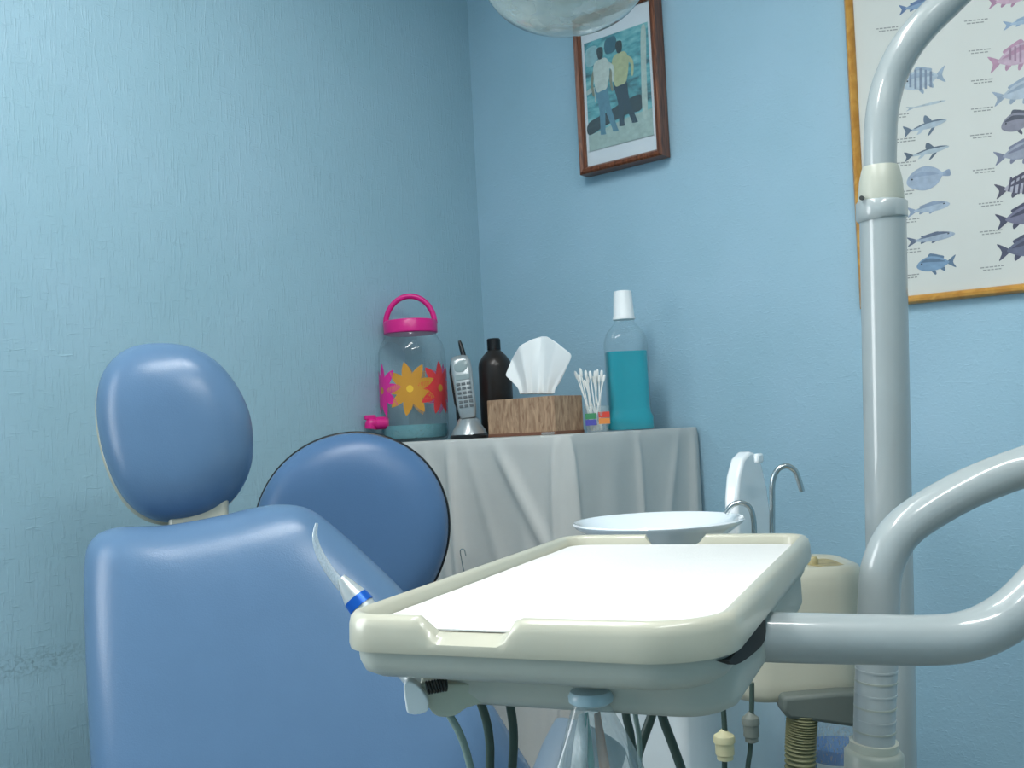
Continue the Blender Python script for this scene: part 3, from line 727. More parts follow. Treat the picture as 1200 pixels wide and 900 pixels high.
fish(1196, 178, 62, 30, (154, 162, 184), (122, 130, 158), 1, 'fish', .1)
last = fish(1198, 217, 64, 32, (178, 176, 194), (84, 84, 108), 1, 'fish', .1); stripes(1198, 216, 34, 24, (84, 84, 110), 6, 1.5)
fish(1200, 253, 66, 34, (120, 120, 152), (70, 74, 104), 1, 'fish', .1)
fish(1202, 290, 66, 36, (100, 108, 140), (76, 82, 112), 1, 'fish', .08)
random.seed(3)
for (px, py) in ((1040, 32), (1143, 23), (1148, 58), (1151, 93), (1151, 126), (1150, 157), (1052, 134), (1060, 162), (1058, 190), (1056, 224), (1062, 257), (1066, 292), (1064, 322), (1153, 198), (1160, 237), (1161, 270), (1162, 312)):
    p1 = []
    for rw in range(2):
        x = px - 13 + rw * 3
        while x < px + 13 - rw * 3:
            wd = random.uniform(2, 5)
            p1.append([onY(x + i, py + 3.2 * rw - .11 * (x + i - px) + j, FYP) - yo * .0003 for i, j in ((0, 0), (wd, 0), (wd, 1.3), (0, 1.3))]); x += wd + 1.2
    V, F = [], []
    for q_ in p1: n = len(V); V += q_; F.append((n, n + 1, n + 2, n + 3))
    mk('caption', V, F, printcol((150, 156, 152)), FP_, smooth=None, recalc=False)

# ------------------------------------------------------------------ dental chair
nb = (-FW + RT * .10 + UZ * .34); nb.normalize()
p0 = P(260, 740, 1.40)
bo = [(104, 668), (112, 636), (140, 621), (200, 618), (262, 607), (300, 598), (335, 594), (366, 600), (395, 621), (430, 652), (470, 691), (520, 748), (562, 803), (602, 868), (636, 930), (650, 1000), (640, 1060), (590, 1100), (400, 1108), (220, 1100), (150, 1070), (124, 1000), (114, 920), (109, 840), (105, 750)]
seatc = G(-.28, 1.02, 0)
DC = empty('dental_chair', seatc, 'blue vinyl dental chair with oval headrest, reclined at the left', 'dental chair')
nbp = onPlane
outl = [onPlane(x, y, p0, nb) for x, y in bo]
bk, Lb, cbk = pad('backrest', outl, nb, .075, .014, M['vinyl'], DC, edge=6.5)
slab('backrest_shell', outl, nb, -.03, 0.0, M['ivory'], DC, grow=-.03)
nh = (-FW + RT * .16 + UZ * .10).normalized()
ph = P(205, 510, 1.50)
ho = [(116, 478), (120, 447), (133, 424), (156, 408), (188, 403), (222, 407), (252, 422), (276, 449), (292, 482), (297, 516), (294, 548), (280, 578), (256, 600), (228, 610), (196, 612), (168, 603), (146, 582), (130, 550), (120, 515)]
hout = [onPlane(x, y, ph, nh) for x, y in ho]
pad('headrest', hout, nh, .062, .014, M['vinyl'], DC, edge=3.4)
slab('headrest_shell', [p - RT * .006 - UZ * .004 for p in hout], nh, -.022, .004, M['ivory'], DC, grow=.001, bevel=.008)
upb = (UZ - nb * UZ.dot(nb)).normalized()
tb = onPlane(232, 640, p0 - nb * .02, nb)
box('headrest_bracket', tb + upb * .045, (.085, .02, .12), M['ivory'], DC, bevel=.008, ax=(upb.cross(nb).normalized(), nb, upb))
# seat running forward from the foot of the backrest
fwd = Vector((nb.x, nb.y, 0)).normalized(); sd = UZ.cross(fwd).normalized()
foot = sum((onPlane(x, 1060, p0, nb) for x in (160, 620)), Vector()) / 2
fz = foot.z
def sp(a, b, z): return Vector((foot.x, foot.y, 0)) + sd * a + fwd * b + Vector((0, 0, z))
pad('seat', [sp(a, b, fz - .12) for a, b in ((-.25, -.02), (-.26, .2), (-.24, .42), (-.15, .5), (.15, .5), (.24, .42), (.26, .2), (.25, -.02), (0, -.06))], UZ, .08, .01, M['vinyl'], DC, edge=6)
v, f = boxv(sp(0, .22, fz - .17), (.40, .44, .07), (sd, fwd, UZ)); mk('seat_frame', v, f, M['ivory'], DC, bevel=.02)
v, f = boxv(sp(0, .2, (fz - .2) / 2 + .02), (.22, .30, fz - .24), (sd, fwd, UZ)); mk('pedestal', v, f, M['ivory'], DC, bevel=.03)
v, f = boxv(sp(0, .15, .02), (.42, .62, .04), (sd, fwd, UZ)); mk('base_plate', v, f, M['ivory3'], DC, bevel=.015)
v, f = boxv(sp(0, -.015, fz - .05), (.16, .06, .26), (sd, fwd, UZ)); mk('hinge', v, f, M['ivory3'], DC, bevel=.01)
# armrest whose grey padded end shows under the tray
a0 = P(690, 868, 1.22); a1 = P(640, 990, 1.16)
tube('armrest', [a0 + (a0 - a1) * .08, a0, (a0 + a1) / 2, a1], [.018, .047, .05, .048, .04], mat('grey_vinyl', (112, 128, 140), .4), DC, seg=28)
tube('armrest_support', [a1 + (a0 - a1) * .3 , a1 * .6 + sp(.2, .1, fz - .14) * .4, sp(.16, .15, fz - .16)], .016, M['chrome'], DC)

# ------------------------------------------------------------------ operator's stool behind the chair
nst = (-FW + RT * .05 + UZ * .12).normalized(); pst = P(415, 620, 1.71)
so = []
for k in range(20):
    a = 2 * PI * k / 20; so.append((412 + 113 * math.cos(a) * (1 + .05 * math.sin(a)) - 6 * math.sin(a) * -1 * 1, 628 - 120 * math.sin(a) - 0 * math.cos(a)))
sout = [onPlane(x, y, pst, nst) for x, y in so]
cst = sum(sout, Vector()) / len(sout)
sfw = Vector((nst.x, nst.y, 0)).normalized(); ssd = UZ.cross(sfw)
sb = Vector((cst.x, cst.y, 0)) - sfw * .2
# the stool faces away from the camera side of the cabinet so its seat fits between chair and cabinet
sb = Vector((cst.x, cst.y, 0)) + r2 * .0 - f2 * .02
SB = empty('operator_stool', sb, 'round blue operator stool back with black edge behind the dental chair', 'stool')
pad('backrest', sout, nst, .045, .012, M['vinyl_stool'], SB, edge=5.5)
slab('back_shell', sout, nst, -.018, .008, M['black'], SB, grow=.0035, bevel=.004)
sc_ = Vector((cst.x, cst.y, 0)) - ssd * .0 
low = sc_ + Vector((0, 0, 0))
tube('back_post', [cst - nst * .02 + Vector((0, 0, -.02)), cst - nst * .035 + Vector((0, 0, -.12)), Vector((cst.x, cst.y, .62)) - sfw * .03, Vector((cst.x, cst.y, .50)) - sfw * .0], .013, M['chrome'], SB)
stc = Vector((cst.x, cst.y, 0)) + sfw * .0 + ssd * -.02
lathe('seat', stc + Vector((0, 0, .49)), [(.12, 0), (.15, .006), (.16, .03), (.15, .055), (.11, .066), (.0, .07)], M['vinyl_stool'], SB)
lathe('gas_column', stc + Vector((0, 0, .07)), [(.03, 0), (.03, .22), (.018, .225), (.018, .42)], M['chrome'], SB)
for k in range(5):
    a = 2 * PI * k / 5 + .3; d = Vector((math.cos(a), math.sin(a), 0))
    tube('leg', [stc + Vector((0, 0, .10)), stc + d * .1 + Vector((0, 0, .085)), stc + d * .2 + Vector((0, 0, .06))], [.018, .014, .011], M['black'], SB, seg=12)
    ax_ = d.cross(UZ)
    tube('caster', [stc + d * .2 + ax_ * .012 + Vector((0, 0, .026)), stc + d * .2 - ax_ * .012 + Vector((0, 0, .026))], .026, M['black'], SB, smooth=False)

# ------------------------------------------------------------------ delivery unit: tray head, arms, post
hT = .135; zt = H - hT                                    # rim crest height
tc_ = G(.70 * hT, 7.19 * hT, 0)
lx = (r2 * 1.52 + f2 * 3.64).normalized(); sx_ = Vector((lx.y, -lx.x, 0))   # long axis away from camera, short axis to the right
TL, TW = 4.0 * hT, 2.26 * hT
post_p = P(1028, 760, 1.02)
DU = empty('delivery_unit', Vector((post_p.x, post_p.y, 0)), 'ivory instrument tray head on grey bent tubular arms in the foreground', 'dental delivery unit')
def TP(a, b, z): return tc_ + sx_ * a + lx * b + Vector((0, 0, zt + z))
def rr_ring(hw, hl, rad, ns=10, ne=16):
    pts = []
    rs = rad if isinstance(rad, (list, tuple)) else (rad,) * 4            # far right, far left, near left, near right
    rs = [max(.004, min(q, hw * .98, hl * .98)) for q in rs]
    corners = [(hw - rs[0], hl - rs[0], 0), (-hw + rs[1], hl - rs[1], PI / 2), (-hw + rs[2], -hl + rs[2], PI), (hw - rs[3], -hl + rs[3], 3 * PI / 2)]
    for i, (cx, cy, a0_) in enumerate(corners):
        rad = rs[i]
        arc = [(cx + rad * math.cos(a0_ + PI / 2 * k / ns), cy + rad * math.sin(a0_ + PI / 2 * k / ns)) for k in range(ns + 1)]
        nx, ny, na = corners[(i + 1) % 4]; rn = rs[(i + 1) % 4]
        s0 = arc[-1]; s1 = (nx + rn * math.cos(na), ny + rn * math.sin(na))
        pts += arc; m_ = ne * 2
        for k in range(1, m_): pts.append((s0[0] + (s1[0] - s0[0]) * k / m_, s0[1] + (s1[1] - s0[1]) * k / m_))
    return pts
def tray_loft(name, prof, rad, m, par, notch=None, closed_top=True, hw0=None, hl0=None, off=(0, 0)):
    V, F = [], []; hw0 = hw0 or TW / 2; hl0 = hl0 or TL / 2; n = None
    for ins, z in prof:
        ring = rr_ring(hw0 - ins, hl0 - ins, [q - ins for q in rad]); n = len(ring)
        for a, b in ring:
            zz = z
            if notch: zz = notch(a, b, z, ins)
            V.append(TP(a + off[0], b + off[1], zz))
    for i in range(len(prof) - 1):
        for k in range(n):
            a = i * n + k; b = i * n + (k + 1) % n; F.append((a, b, b + n, a + n))
    if closed_top: F.append(tuple((len(prof) - 1) * n + k for k in range(n)))
    F.append(tuple(range(n))[::-1])
    return mk(name, V, F, m, par, smooth=38)
def sstep(x, a, b):
    t_ = min(1, max(0, (x - a) / (b - a))); return t_ * t_ * (3 - 2 * t_)
def notch(a, b, z, ins):
    if z < -.019 or ins > .0142: return z
    lo = -.0205 + .008 * min(1, ins / .0145)
    g = 0
    if b < -TL / 2 + .03:
        g = sstep(a, -.078, -.062) * (1 - sstep(a, -.012, .004))
    elif b > TL / 2 - .03:
        g = sstep(a, -.045, -.035) * (1 - sstep(a, .018, .028))
    return z + (min(z, lo) - z) * g
tray_prof = [(.010, -.030), (.001, -.028), (0, -.024), (.0005, -.010), (.002, -.004), (.005, -.001), (.008, 0), (.011, -.001), (.013, -.004), (.0145, -.0135)]
RADS = (.034, .034, .036, .062)
tray_loft('tray', tray_prof, RADS, M['ivory'], DU, notch)
tray_loft('tray_underside', [(.05, -.053), (.022, -.051), (.012, -.046), (.008, -.038), (.007, -.028)], RADS, M['ivory2'], DU)
tray_loft('control_housing', [(.012, -.082), (.004, -.078), (0, -.07), (0, -.030)], (.03, .02, .02, .045), M['ivory2'], DU, hw0=TW / 2 - .026, hl0=TL / 2 - .045, off=(.0165, .012))
# flat dark slab painting the shade inside the arm's hole in the tray head
sc0 = -.105
def sock(px, py, a):
    q_ = onPlane(px, py, TP(TW / 2 - .0062 + a, 0, 0), sx_); q_.z = min(max(q_.z, zt - .078), zt - .032); return q_
hole = [sock(x, y, .0) for x, y in ((853, 742), (860, 726), (880, 712), (893, 706), (896, 716), (896, 750), (880, 768), (862, 779), (853, 772))]
slab('socket_shade', hole, sx_, -.014, .0004, M['shade_pin'], DU, bevel=.001, n=3)
# arm 1: from the socket to the right, then up
e0 = sock(876, 745, -.02); dA = (e0 - CAM).dot(FW)
arm = [e0, P(905, 746.5, dA), P(960, 748, dA), P(1030, 749.5, dA), P(1090, 750, dA), P(1130, 746, dA), P(1165, 733, dA), P(1200, 708, dA), P(1250, 655, dA + .01), P(1320, 590, dA + .04)]
rA = 29 / FP * dA
tube('tray_arm', arm, rA, M['pipe'], DU, seg=40, n=8)
# arm 2: from the post up and to the right
d2 = 1.0; r2_ = 23.5 / FP * d2
arm2 = [P(1024, 880, d2), P(1025, 830, d2), P(1027, 780, d2), P(1029, 730, d2), P(1030, 700, d2), P(1034, 664, d2), P(1052, 627, d2), P(1085, 600, d2), P(1138, 571, d2), P(1200, 547, d2), P(1260, 530, d2 - .02), P(1340, 515, d2 - .05)]
tube('support_arm', arm2, r2_, M['pipe'], DU, seg=40, n=8)
j = P(1345, 545, (d2 - .05 + dA + .04) / 2)
lathe('arm_joint', j + Vector((0, 0, -.06)), [(.03, 0), (.036, .006), (.036, .115), (.03, .12)], M['pipe_dk'], DU)
for k, py in enumerate((784, 797, 812, 827, 842, 855)):
    a_ = P(1024 + (880 - py) * .03, py, d2)
    tube('clamp_ring', [a_ - UP * .0010, a_ + UP * .0010], r2_ + .0005, M['pipe_dk'] if k % 2 else M['pipe'], DU, smooth=False, seg=40)
q = P(1024, 868, d2); qd = UP
tube('post_collar', [q, q - qd * .008], r2_ + .0035, M['collar'], DU, smooth=False, seg=40)
tube('post_sleeve', [q - qd * .008, q - qd * .012, q - qd * .06, q - qd * .063], [r2_ + .005, r2_ + .0085, r2_ + .0085, r2_ + .006], M['pipe_dk'], DU, smooth=False, seg=40)
qb = q - qd * .06
tube('post', [qb, Vector((qb.x, qb.y, .03))], r2_ + .004, M['pipe'], DU, smooth=False, seg=32)
lathe('post_base', Vector((qb.x, qb.y, 0)), [(.17, 0), (.17, .02), (.15, .035), (.04, .045)], M['ivory3'], DU)
# handpiece holder under the left front of the tray
hn = -lx
dH = (TP(-.08, -TL / 2 + .05, -.06) - CAM).dot(FW)
v, f = [], []
hl_ = [P(474, 800, dH), P(481, 796, dH), P(492, 802, dH), P(502, 818, dH), P(500, 832, dH), P(480, 834, dH), P(476, 822, dH)]
slab('holder_tab', hl_, -FW, -.006, .006, M['cap'], DU, bevel=.002, n=3)
slab('holder_body', [P(x, y, dH + .012) for x, y in ((492, 800), (512, 796), (560, 797), (590, 806), (575, 816), (548, 824), (534, 833), (515, 834), (504, 824))], -FW, -.012, .012, M['ivory3'], DU, bevel=.005, n=3)
cs_ = P(500, 806, dH - .008); ce_ = P(523, 802, dH - .008)
def coil(a, b, turns, R_, r_):
    d = (b - a); L_ = d.length; d = d.normalized(); n_ = d.orthogonal().normalized(); m__ = d.cross(n_); pts = []
    for k in range(turns * 10 + 1):
        t_ = k / (turns * 10); an_ = 2 * PI * turns * t_; pts.append(a + d * L_ * t_ + (n_ * math.cos(an_) + m__ * math.sin(an_)) * R_)
    return tubev(pts, r_, seg=6, smooth=False)
v, f = coil(cs_, ce_, 7, .0045, .0011); mk('spring', v, f, M['dark_metal'], DU)
tube('spring_pin', [cs_, ce_], .0034, M['shade_pin'], DU, smooth=False, seg=12)
# hoses below the tray head
zdn = .045
def hose(name, pts, wpx, m, d, par, tail=None):
    P3 = [P(x, y, d) for x, y in pts]
    last_ = P3[-1]; dirn = (P3[-1] - P3[-2]).normalized()
    end = tail if tail is not None else last_ + dirn * .05 + Vector((0, 0, -.22))
    P3 += [last_ + dirn * .06, (last_ + dirn * .06 + end) / 2 + Vector((0, 0, -.05)), end]
    return tube(name, P3, wpx / 2 / FP * d, m, par, seg=14, n=8)
dh = dH + .02; dk = dH + .04
hub = Vector((post_p.x, post_p.y, .12)) - sx_ * .0
hub = P(980, 1500, 1.0); hub.z = .16
hub = Vector((post_p.x, post_p.y, .10))
hose('hose', [(520, 822), (527, 838), (537, 856), (545, 876), (553, 905)], 9, M['hose_lt'], dH + .012, DU, P(600, 1200, dh))
hose('hose', [(558, 805), (563, 822), (570, 845), (574, 872), (574, 905)], 10.5, M['hose_dk'], dk, DU, P(620, 1200, dk))
hose('hose', [(594, 805), (597, 822), (601, 848), (602, 872), (600, 905)], 10.5, M['hose_dk'], dk + .005, DU, P(640, 1200, dk))
dm = (TP(.03, -.04, -.08) - CAM).dot(FW)
hose('hose', [(731, 815), (734, 840), (739, 862), (744, 905)], 10, M['hose_dk'], dm, DU, P(760, 1200, dm))
hose('hose', [(742, 815), (745, 840), (749, 865), (750, 905)], 6, M['hose_lt'], dm + .02, DU, P(780, 1200, dm))
hose('hose', [(768, 815), (763, 840), (753, 868), (742, 905)], 11, M['hose_dk'], dm + .04, DU, P(730, 1200, dm))
hose('hose', [(770, 815), (778, 845), (788, 872), (800, 905)], 11, M['hose_dk'], dm + .06, DU, P(830, 1200, dm))

# paper liner on the tray
V = []; zz = -.0125
ring = rr_ring(TW / 2 - .016, TL / 2 - .016, (.022, .022, .024, .050), 6, 12)
random.seed(5)
top_ = [TP(a + random.uniform(-.0007, .0007), b, zz + .0010) for a, b in ring]; bot_ = [TP(a, b, zz - .0003) for a, b in ring]
n = len(ring)
pl = mk('paper_liner', top_ + bot_, [tuple(range(n)), tuple(range(n, 2 * n))[::-1]] + [(k, (k + 1) % n, n + (k + 1) % n, n + k) for k in range(n)], M['paper'], None, smooth=20)
tag(pl, 'white paper liner lying in the ivory instrument tray', 'paper')

# air water syringe held at the tray's left edge
dS = .93
SY = empty('syringe', P(440, 728, dS), 'syringe with clear curved tip and blue ring at the left of the tray', 'dental syringe')
tube('tip', [P(371, 613, dS), P(369, 628, dS), P(373, 645, dS), P(383, 664, dS), P(394, 679, dS), P(401, 688, dS)], [.0014, .0026, .0036, .0044, .0048, .005], clear('clear_tip_plastic', (225, 235, 238), .38, rough=.06, gloss=2.2), SY, seg=20)
tube('tip_bore', [P(371.5, 616, dS), P(370.5, 628, dS), P(375, 645, dS), P(385, 663, dS), P(396, 679, dS), P(403, 688, dS)], [.0006, .0009, .0012, .0014, .0016, .0016], M['clear'], SY, seg=10)
ca_, cb_, cc_, cd_ = P(399, 677, dS), P(416.5, 700.5, dS), P(424, 710, dS - .002), P(450, 750, dS - .015)
tube('nozzle_cone', [ca_, ca_ + (cb_ - ca_) * .12, cb_], [.0045, .0056, .0118], M['cone'], SY, smooth=False, seg=28)
tube('ring', [cb_, cc_], [.0120, .0128], M['blue_ring'], SY, smooth=False, seg=28)
tube('grip', [cc_, cd_, P(490, 800, dS - .05)], [.0118, .0110, .010], M['cone'], SY, seg=24)

# clear plastic waste bag under the tray
dB = (TP(.02, -TL / 2 + .045, -.06) - CAM).dot(FW) + .0
bc = P(692, 815, dB)
WB = empty('plastic_bag', bc, 'clear plastic bag hanging by its ring under the tray', 'bag')
lathe('ring', bc + Vector((0, 0, -.004)), [(.0135, -.002), (.0165, 0), (.0170, .004), (.0150, .0075), (.0125, .008)], mat('pale_blue_ring', (176, 200, 208), .3), WB)
V, F = [], []; sg = 72; rows_ = 26
for r in range(rows_ + 1):
    v = r / rows_; z = -.004 - v * .20; base = .0125 + .064 * v ** .9 if v < .5 else .0125 + .064 * .5 ** .9 + .012 * math.sin((v - .5) * PI)
    base = max(base * (1 if v < .85 else (1 - (v - .85) / .15 * .8)), .004)
    for k in range(sg):
        a = 2 * PI * k / sg
        rr = base * (1 + .10 * min(1, v * 4) * math.sin(a * 9 + v * 3) + .06 * math.sin(a * 5 + 1 + 5 * v) * min(1, v * 3) + .05 * math.sin(a * 17 - v * 8) * min(1, v * 3))
        V.append(bc + r2 * (rr * math.cos(a) + .012 * v) + f2 * (rr * .6 * math.sin(a)) + Vector((0, 0, z)))
for r in range(rows_):
    for k in range(sg): a = r * sg + k; b = r * sg + (k + 1) % sg; F.append((a, b, b + sg, a + sg))
F.append(tuple(rows_ * sg + k for k in range(sg)))
mk('bag_film', V, F, M['film'], WB, smooth=80)
# scrunched wrappers seen through the film
for nm, x0, x1, m_, w_ in (('green_wrapper', -.004, .000, 'teal_streak', .0025), ('brown_wrapper', .004, .012, 'or_streak', .004), ('white_wrapper', -.006, -.022, 'cap', .006)):
    V, F = [], []
    for i in range(12):
        v = i / 11; xx = x0 + (x1 - x0) * v; 
        for s_ in (-1, 0, 1): V.append(bc + r2 * (xx + s_ * w_ * (.6 + v)) + f2 * (-.003 + .004 * math.sin(i * 1.3 + s_)) + Vector((0, 0, -.012 - .10 * v)))
    for i in range(11):
        for s_ in range(2): a = i * 3 + s_; F.append((a, a + 1, a + 4, a + 3))
    mk(nm, V, F, M[m_], WB, smooth=80, solid=.0006)

# ------------------------------------------------------------------ operating light: pole, bent tube, lamp head
dL = 1.28; rL = 26 / FP * dL
lp = P(1046, 850, dL); lq = P(1034.5, 256, dL); ax = (lq - lp).normalized()
OL = empty('operating_light', Vector((lp - ax * (lp.z / ax.z)).to_tuple()), 'grey bent lamp pole carrying a clear shielded operating light', 'dental light')
foot_ = lp - ax * ((lp.z - .03) / ax.z)
tube('pole', [foot_, lq], rL, M['pipe'], OL, smooth=False, seg=44)
lathe('pole_base', Vector((foot_.x, foot_.y, 0)), [(.15, 0), (.15, .015), (.13, .03), (.04, .04)], M['ivory3'], OL)
tube('pole_ring', [P(1033.7, 258, dL), P(1033.5, 256, dL), P(1033, 238, dL), P(1033, 236, dL)], [rL + .0006, rL + .003, rL + .003, rL + .001], M['pipe'], OL, smooth=False, seg=44)
tube('pole_cap', [P(1032.6, 236, dL), P(1032.4, 233, dL), P(1032, 212, dL), P(1031.6, 198, dL), P(1031.5, 195, dL)], [25.5 / FP * dL, 25.8 / FP * dL, 24 / FP * dL, 21 / FP * dL, 19.5 / FP * dL], M['collar'], OL, smooth=False, seg=44)
sk = P(1016, 233, dL - rL * .9)
lathe('set_screw', P(1010, 232, dL - rL * .55), [(.0028, -.002), (.0028, .002)], M['dark_metal'], OL, axis=(-FW - RT * .8))
bend = [P(1031.5, 210, dL), P(1031.5, 180, dL), P(1033.5, 135, dL), P(1042, 96, dL), P(1059, 60, dL - .01), P(1082, 30, dL - .02), P(1112, 0, dL - .03), P(1160, -50, dL - .05), P(1200, -110, dL - .08), P(1195, -170, dL - .11), P(1120, -215, dL - .14), P(1000, -230, dL - .16)]
tube('bent_tube', bend, 18.5 / FP * dL, M['pipe'], OL, seg=36, n=8)
lh = P(662, -62, 1.12)
tube('lamp_arm', [P(1000, -230, dL - .16), P(850, -232, 1.12), P(700, -215, 1.12), lh + Vector((0, 0, .09))], .016, M['pipe'], OL, seg=24)
axl = (UZ * -1 + -FW * .25 - RT * .05).normalized()
# lamp head: housing, reflector, bulb and clear dome shield
lathe('lamp_housing', lh, [(.03, -.09), (.06, -.075), (.085, -.045), (.09, -.02), (.088, -.01)], M['white'], OL, axis=axl, seg=56)
lathe('reflector', lh, [(.085, -.008), (.07, -.024), (.045, -.036), (.01, -.04)], M['chrome'], OL, axis=axl, seg=56, open_=True)
lathe('bulb', lh, [(.008, -.035), (.011, -.02), (.009, -.006), (.001, -.001)], M['lcd'], OL, axis=axl, seg=20)
lathe('inner_shield', lh, [(.052, -.012), (.05, .02), (.042, .042), (.025, .056), (.0005, .062)], M['shield'], OL, axis=axl, seg=56, open_=True)
lathe('dome_shield', lh, [(.101, -.016), (.104, -.008), (.1035, .012), (.098, .036), (.084, .058), (.06, .074), (.03, .083), (.0005, .086)], M['shield'], OL, axis=axl, seg=64, open_=True)

# ------------------------------------------------------------------ cuspidor unit
dC = 1.56
bc = P(771, 612, dC); kz = bc.z; cpr = 100 / FP * dC
base_c = Vector((bc.x, bc.y, 0))
CS = empty('spittoon_unit', base_c, 'white spittoon bowl with steel spouts on an ivory body behind the tray', 'dental spittoon')
lathe('bowl', bc, [(.03, -.075), (.05, -.070), (.075, -.045), (cpr * .92, -.008), (cpr * .985, -.002), (cpr, .002), (cpr * .985, .0045), (cpr * .93, .001), (cpr * .80, -.018), (cpr * .5, -.042), (cpr * .2, -.05), (.008, -.052)], M['porcelain'], CS, seg=72, sm=60)
lathe('drain', bc + Vector((0, 0, -.052)), [(.014, .001), (.014, .003), (.004, .003)], M['chrome'], CS)
lathe('bowl_neck', bc, [(.05, -.14), (.04, -.10), (.032, -.07)], M['white'], CS)
# ivory body with rounded end
zt2 = P(972, 657, 1.48).z; zb2 = P(960, 816, 1.44).z
bcen = (P(925, 735, 1.49)); hwx = 83 / FP * 1.49
def body_loft(name, cx, cy, hw, hl, rad, prof, m, par, ax=(Vector((1, 0, 0)), Vector((0, 1, 0)))):
    V, F = [], []
    for ins, z in prof:
        ring = rr_ring(hw - ins, hl - ins, max(.004, rad - ins), 10, 4); n = len(ring)
        for a, b in ring: V.append(Vector((cx, cy, z)) + ax[0] * a + ax[1] * b)
    for i in range(len(prof) - 1):
        for k in range(n): a = i * n + k; b = i * n + (k + 1) % n; F.append((a, b, b + n, a + n))
    F.append(tuple((len(prof) - 1) * n + k for k in range(n))); F.append(tuple(range(n))[::-1])
    return mk(name, V, F, m, par, smooth=50)
AX = (r2, f2)
body_loft('ivory_body', bcen.x, bcen.y, hwx, .085, .058, [(.02, zb2), (.006, zb2 + .004), (.001, zb2 + .014), (0, zb2 + .03), (0, zt2 - .035), (.002, zt2 - .015), (.008, zt2 - .004), (.016, zt2), (.022, zt2 - .001), (.026, zt2 - .006)], M['ivory'], CS, AX)
q = P(968, 664, 1.50); q.z = zt2 - .003
slab('stained_insert', [q + r2 * (.03 * math.cos(a) * (1.3 if math.cos(a) > 0 else 1)) + f2 * (.045 * math.sin(a)) for a in [k * PI / 6 for k in range(12)]], UZ, -.004, -.0025, mat('stained_plastic', (168, 152, 108), .5, var=.3, vscale=60), CS, bevel=.0005)
lathe('drain_knob', q + r2 * -.022 - f2 * .01 + Vector((0, 0, -.003)), [(.008, 0), (.008, .008), (.005, .012)], mat('tan_plastic', (176, 164, 120), .4), CS)
# tapering white tower behind the bowl (splash guard / cup filler)
tw = P(872, 600, 1.64)
prof2 = [(-.012, -.16), (-.012, -.02), (-.010, .02), (-.002, .055), (.012, .082), (.03, .092), (.045, .088), (.058, .07), (.068, .03), (.074, -.02), (.074, -.16)]
X_, Y_ = Vector((1, 0, 0)), Vector((0, 1, 0))
zb_ = tw.z
hg = [(P(850, 616, 1.6), 0)]
w_ = .034
V = []; pr2 = [Vector((a, b, 0)) for a, b in prof2]
tx0 = onY(848, 600, tw.y).x; tx1 = onY(864, 600, tw.y).x
zt_ = P(868, 531, 1.62).z
scz = (zt_ - tw.z) / .092
for xx in (tx0, tx1):
    for p in pr2: V.append(Vector((xx, tw.y + (p.x + .012) * 1.45, tw.z + p.y * scz)))
n = len(pr2)
mk('tower', V, [(k, (k + 1) % n, n + (k + 1) % n, n + k) for k in range(n)] + [tuple(range(n)), tuple(range(n, 2 * n))[::-1]], M['white'], CS, smooth=50, bevel=.006)
q = P(889, 537, 1.63)
box('tower_catch', q, (.010, .02, .016), M['white'], CS, bevel=.004)
# spouts
ds = 1.57
tube('tall_spout', [P(905, 690, ds), P(905, 630, ds), P(905, 590, ds), P(905.5, 565, ds), P(911, 551, ds), P(921, 546, ds), P(931, 551, ds), P(936, 562, ds), P(940, 576, ds)], 3.3 / FP * ds, M['chrome'], CS, seg=16)
tube('short_spout', [P(885, 690, ds - .01), P(884, 630, ds - .01), P(883, 608, ds - .01), P(878, 594, ds - .01), P(867, 589, ds - .01), P(857, 593, ds - .01), P(850, 602, ds - .01)], 3.1 / FP * ds, M['chrome'], CS, seg=16)
# white pedestal cabinet on the floor, its bright front and darker side
pc = P(800, 850, 1.54); _r = ray(925, 850); 
px1 = pc.x; py0 = pc.y
sy_ = CAM.y + _r.y * (px1 - CAM.x) / _r.x
px0 = px1 - .20
pdz = zb2 + .012
dy_ = min(sy_, -.03) - py0
body_loft('pedestal', (px0 + px1) / 2, py0 + dy_ / 2, (px1 - px0) / 2, dy_ / 2, .02, [(0, .0), (0, pdz - .02), (.004, pdz - .005), (.012, pdz)], M['white'], CS, (X_, Y_))
v_ = Vector(((px0 + px1) / 2 + .02, py0 + .10, 0))
body_loft('mounting_deck', (v_.x + bcen.x) / 2, (v_.y + bcen.y) / 2 + .01, .15, .05, .03, [(.004, pdz - .004), (0, pdz), (0, pdz + .05), (.006, pdz + .06)], M['ivory'], CS, ((Vector((bcen.x, bcen.y, 0)) - v_).normalized(), Vector((-(bcen.y - v_.y), bcen.x - v_.x, 0)).normalized()))
lathe('bowl_support', base_c, [(.045, pdz + .03), (.045, kz - .13)], M['white'], CS)
# bracket, corrugated waste hose, thin lines
db = 1.40
slab('bracket', [P(x, y, db) for x, y in ((913, 812), (913, 830), (920, 838), (945, 840), (1000, 848), (1040, 852), (1040, 806), (980, 806))], -FW, -.02, .02, M['bracket'], CS, bevel=.006, n=0)
rc_ = 17 / FP * db
a = P(940, 836, db); b = P(938, 905, db); b2 = P(942, 1100, db); pts = []; 
path = catmull([a, b, b2], 40)
tube('corrugated_hose', path, lambda t_: rc_ * (1 + .07 * math.sin(t_ * 2 * PI * 34)), M['corr'], CS, seg=28, n=4)
d3 = 1.36
def line(pts, w, m): return tube('water_line', [P(x, y, d3) for x, y in pts], w / 2 / FP * d3, m, CS, seg=12)
line([(846, 800), (847, 820), (849, 850), (850, 870), (849, 900), (848, 990)], 6.5, M['hose_dk'])
line([(881, 800), (881, 825), (880, 850), (879, 880), (876, 905), (872, 990)], 6, M['hose_dk'])
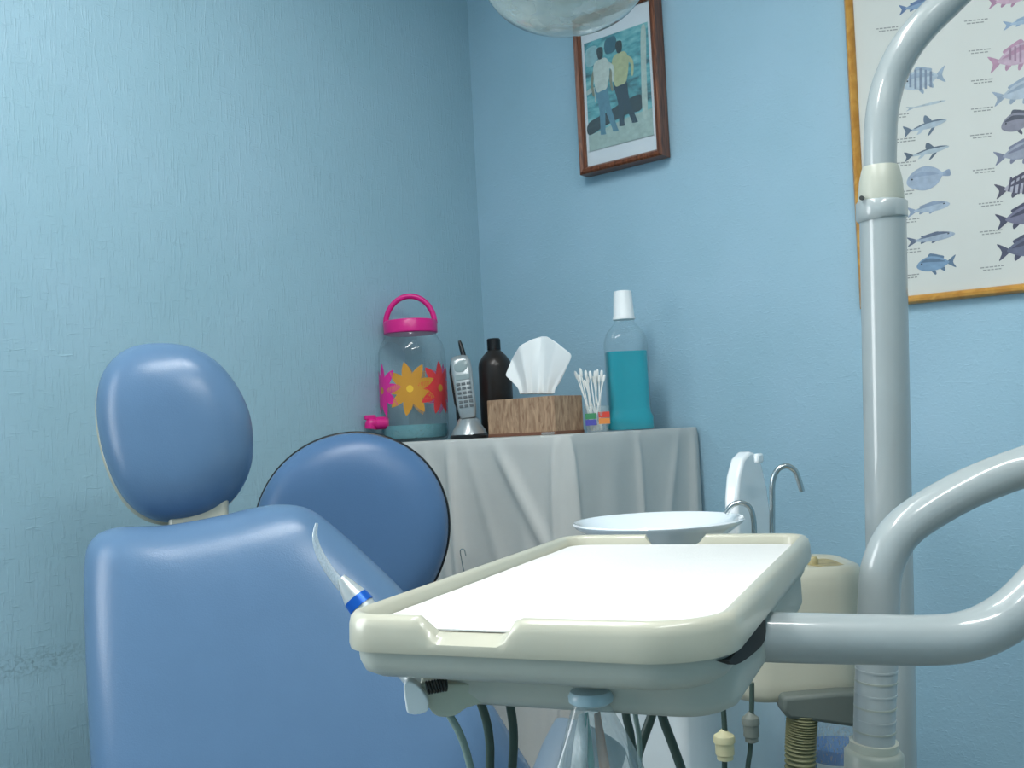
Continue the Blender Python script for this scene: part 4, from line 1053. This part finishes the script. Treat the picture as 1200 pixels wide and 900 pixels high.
def fitting(px, py, s, m):
    lathe('fitting', P(px, py, d3) , [(.004 * s, .021), (.008 * s, .017), (.0145 * s, .013), (.0155 * s, .010), (.0155 * s, .004), (.0135 * s, .003), (.0135 * s, -.012), (.0115 * s, -.014), (.0115 * s, -.019), (.006 * s, -.021)][::-1], m, CS, seg=24, sm=30)
fitting(849, 873, .95, M['fit_cream']); fitting(880, 852, .78, M['fit_grey'])

# ------------------------------------------------------------------ blue cleaner jug on a low stand
dJ = 1.72
jt = P(976, 818, dJ)
st_h = .40
JS = empty('low_stand', (jt.x, jt.y, 0), 'low white stand holding the blue cleaner jug', 'stand')
lathe('stand_top', (jt.x, jt.y, st_h - .02), [(.07, 0), (.075, .004), (.075, .016), (.07, .02)], M['white'], JS)
for k in range(3):
    a = 2 * PI * k / 3; tube('leg', [(jt.x + .055 * math.cos(a), jt.y + .055 * math.sin(a), st_h - .02), (jt.x + .06 * math.cos(a), jt.y + .06 * math.sin(a), 0)], .009, M['chrome'], JS, smooth=False)
hj = jt.z - st_h
JG = empty('cleaner_jug', (jt.x, jt.y, st_h), 'blue liquid cleaner in a translucent jug beside the lamp pole', 'jug')
rj = 32 / FP * dJ; cj = Vector((jt.x, jt.y, st_h))
lathe('jug', cj, [(rj * .9, .0008), (rj, .006), (rj, hj - .075), (rj * .95, hj - .055), (rj * .6, hj - .025), (rj * .35, hj - .012), (rj * .33, hj)], clear('milky_jug', (226, 232, 232), .28), JG, open_=True)
lathe('cleaner', cj, [(rj * .88, .002), (rj * .96, .007), (rj * .96, hj - .078)], M['blue_liq'], JG)
lathe('cap', cj, [(rj * .4, hj - .003), (rj * .4, hj + .012), (rj * .36, hj + .015)], M['cap'], JG, sm=30)
rl = rj + .0006; V = []
for i in range(13):
    an_ = -.7 + 1.4 * i / 12 - .35
    for z in (hj - .18, hj - .100): V.append(cj - f2 * (rl * math.cos(an_)) + r2 * (rl * math.sin(an_)) + Vector((0, 0, z)))
mk('label', V, [(2 * i, 2 * i + 2, 2 * i + 3, 2 * i + 1) for i in range(12)], mat('white_label', (206, 214, 216), .5), JG, smooth=80, recalc=False)

# ------------------------------------------------------------------ look
SC.view_settings.view_transform = 'Standard'; SC.view_settings.look = 'None'; SC.view_settings.gamma = 1; SC.view_settings.use_curve_mapping = False
SC.view_settings.exposure = 0.28
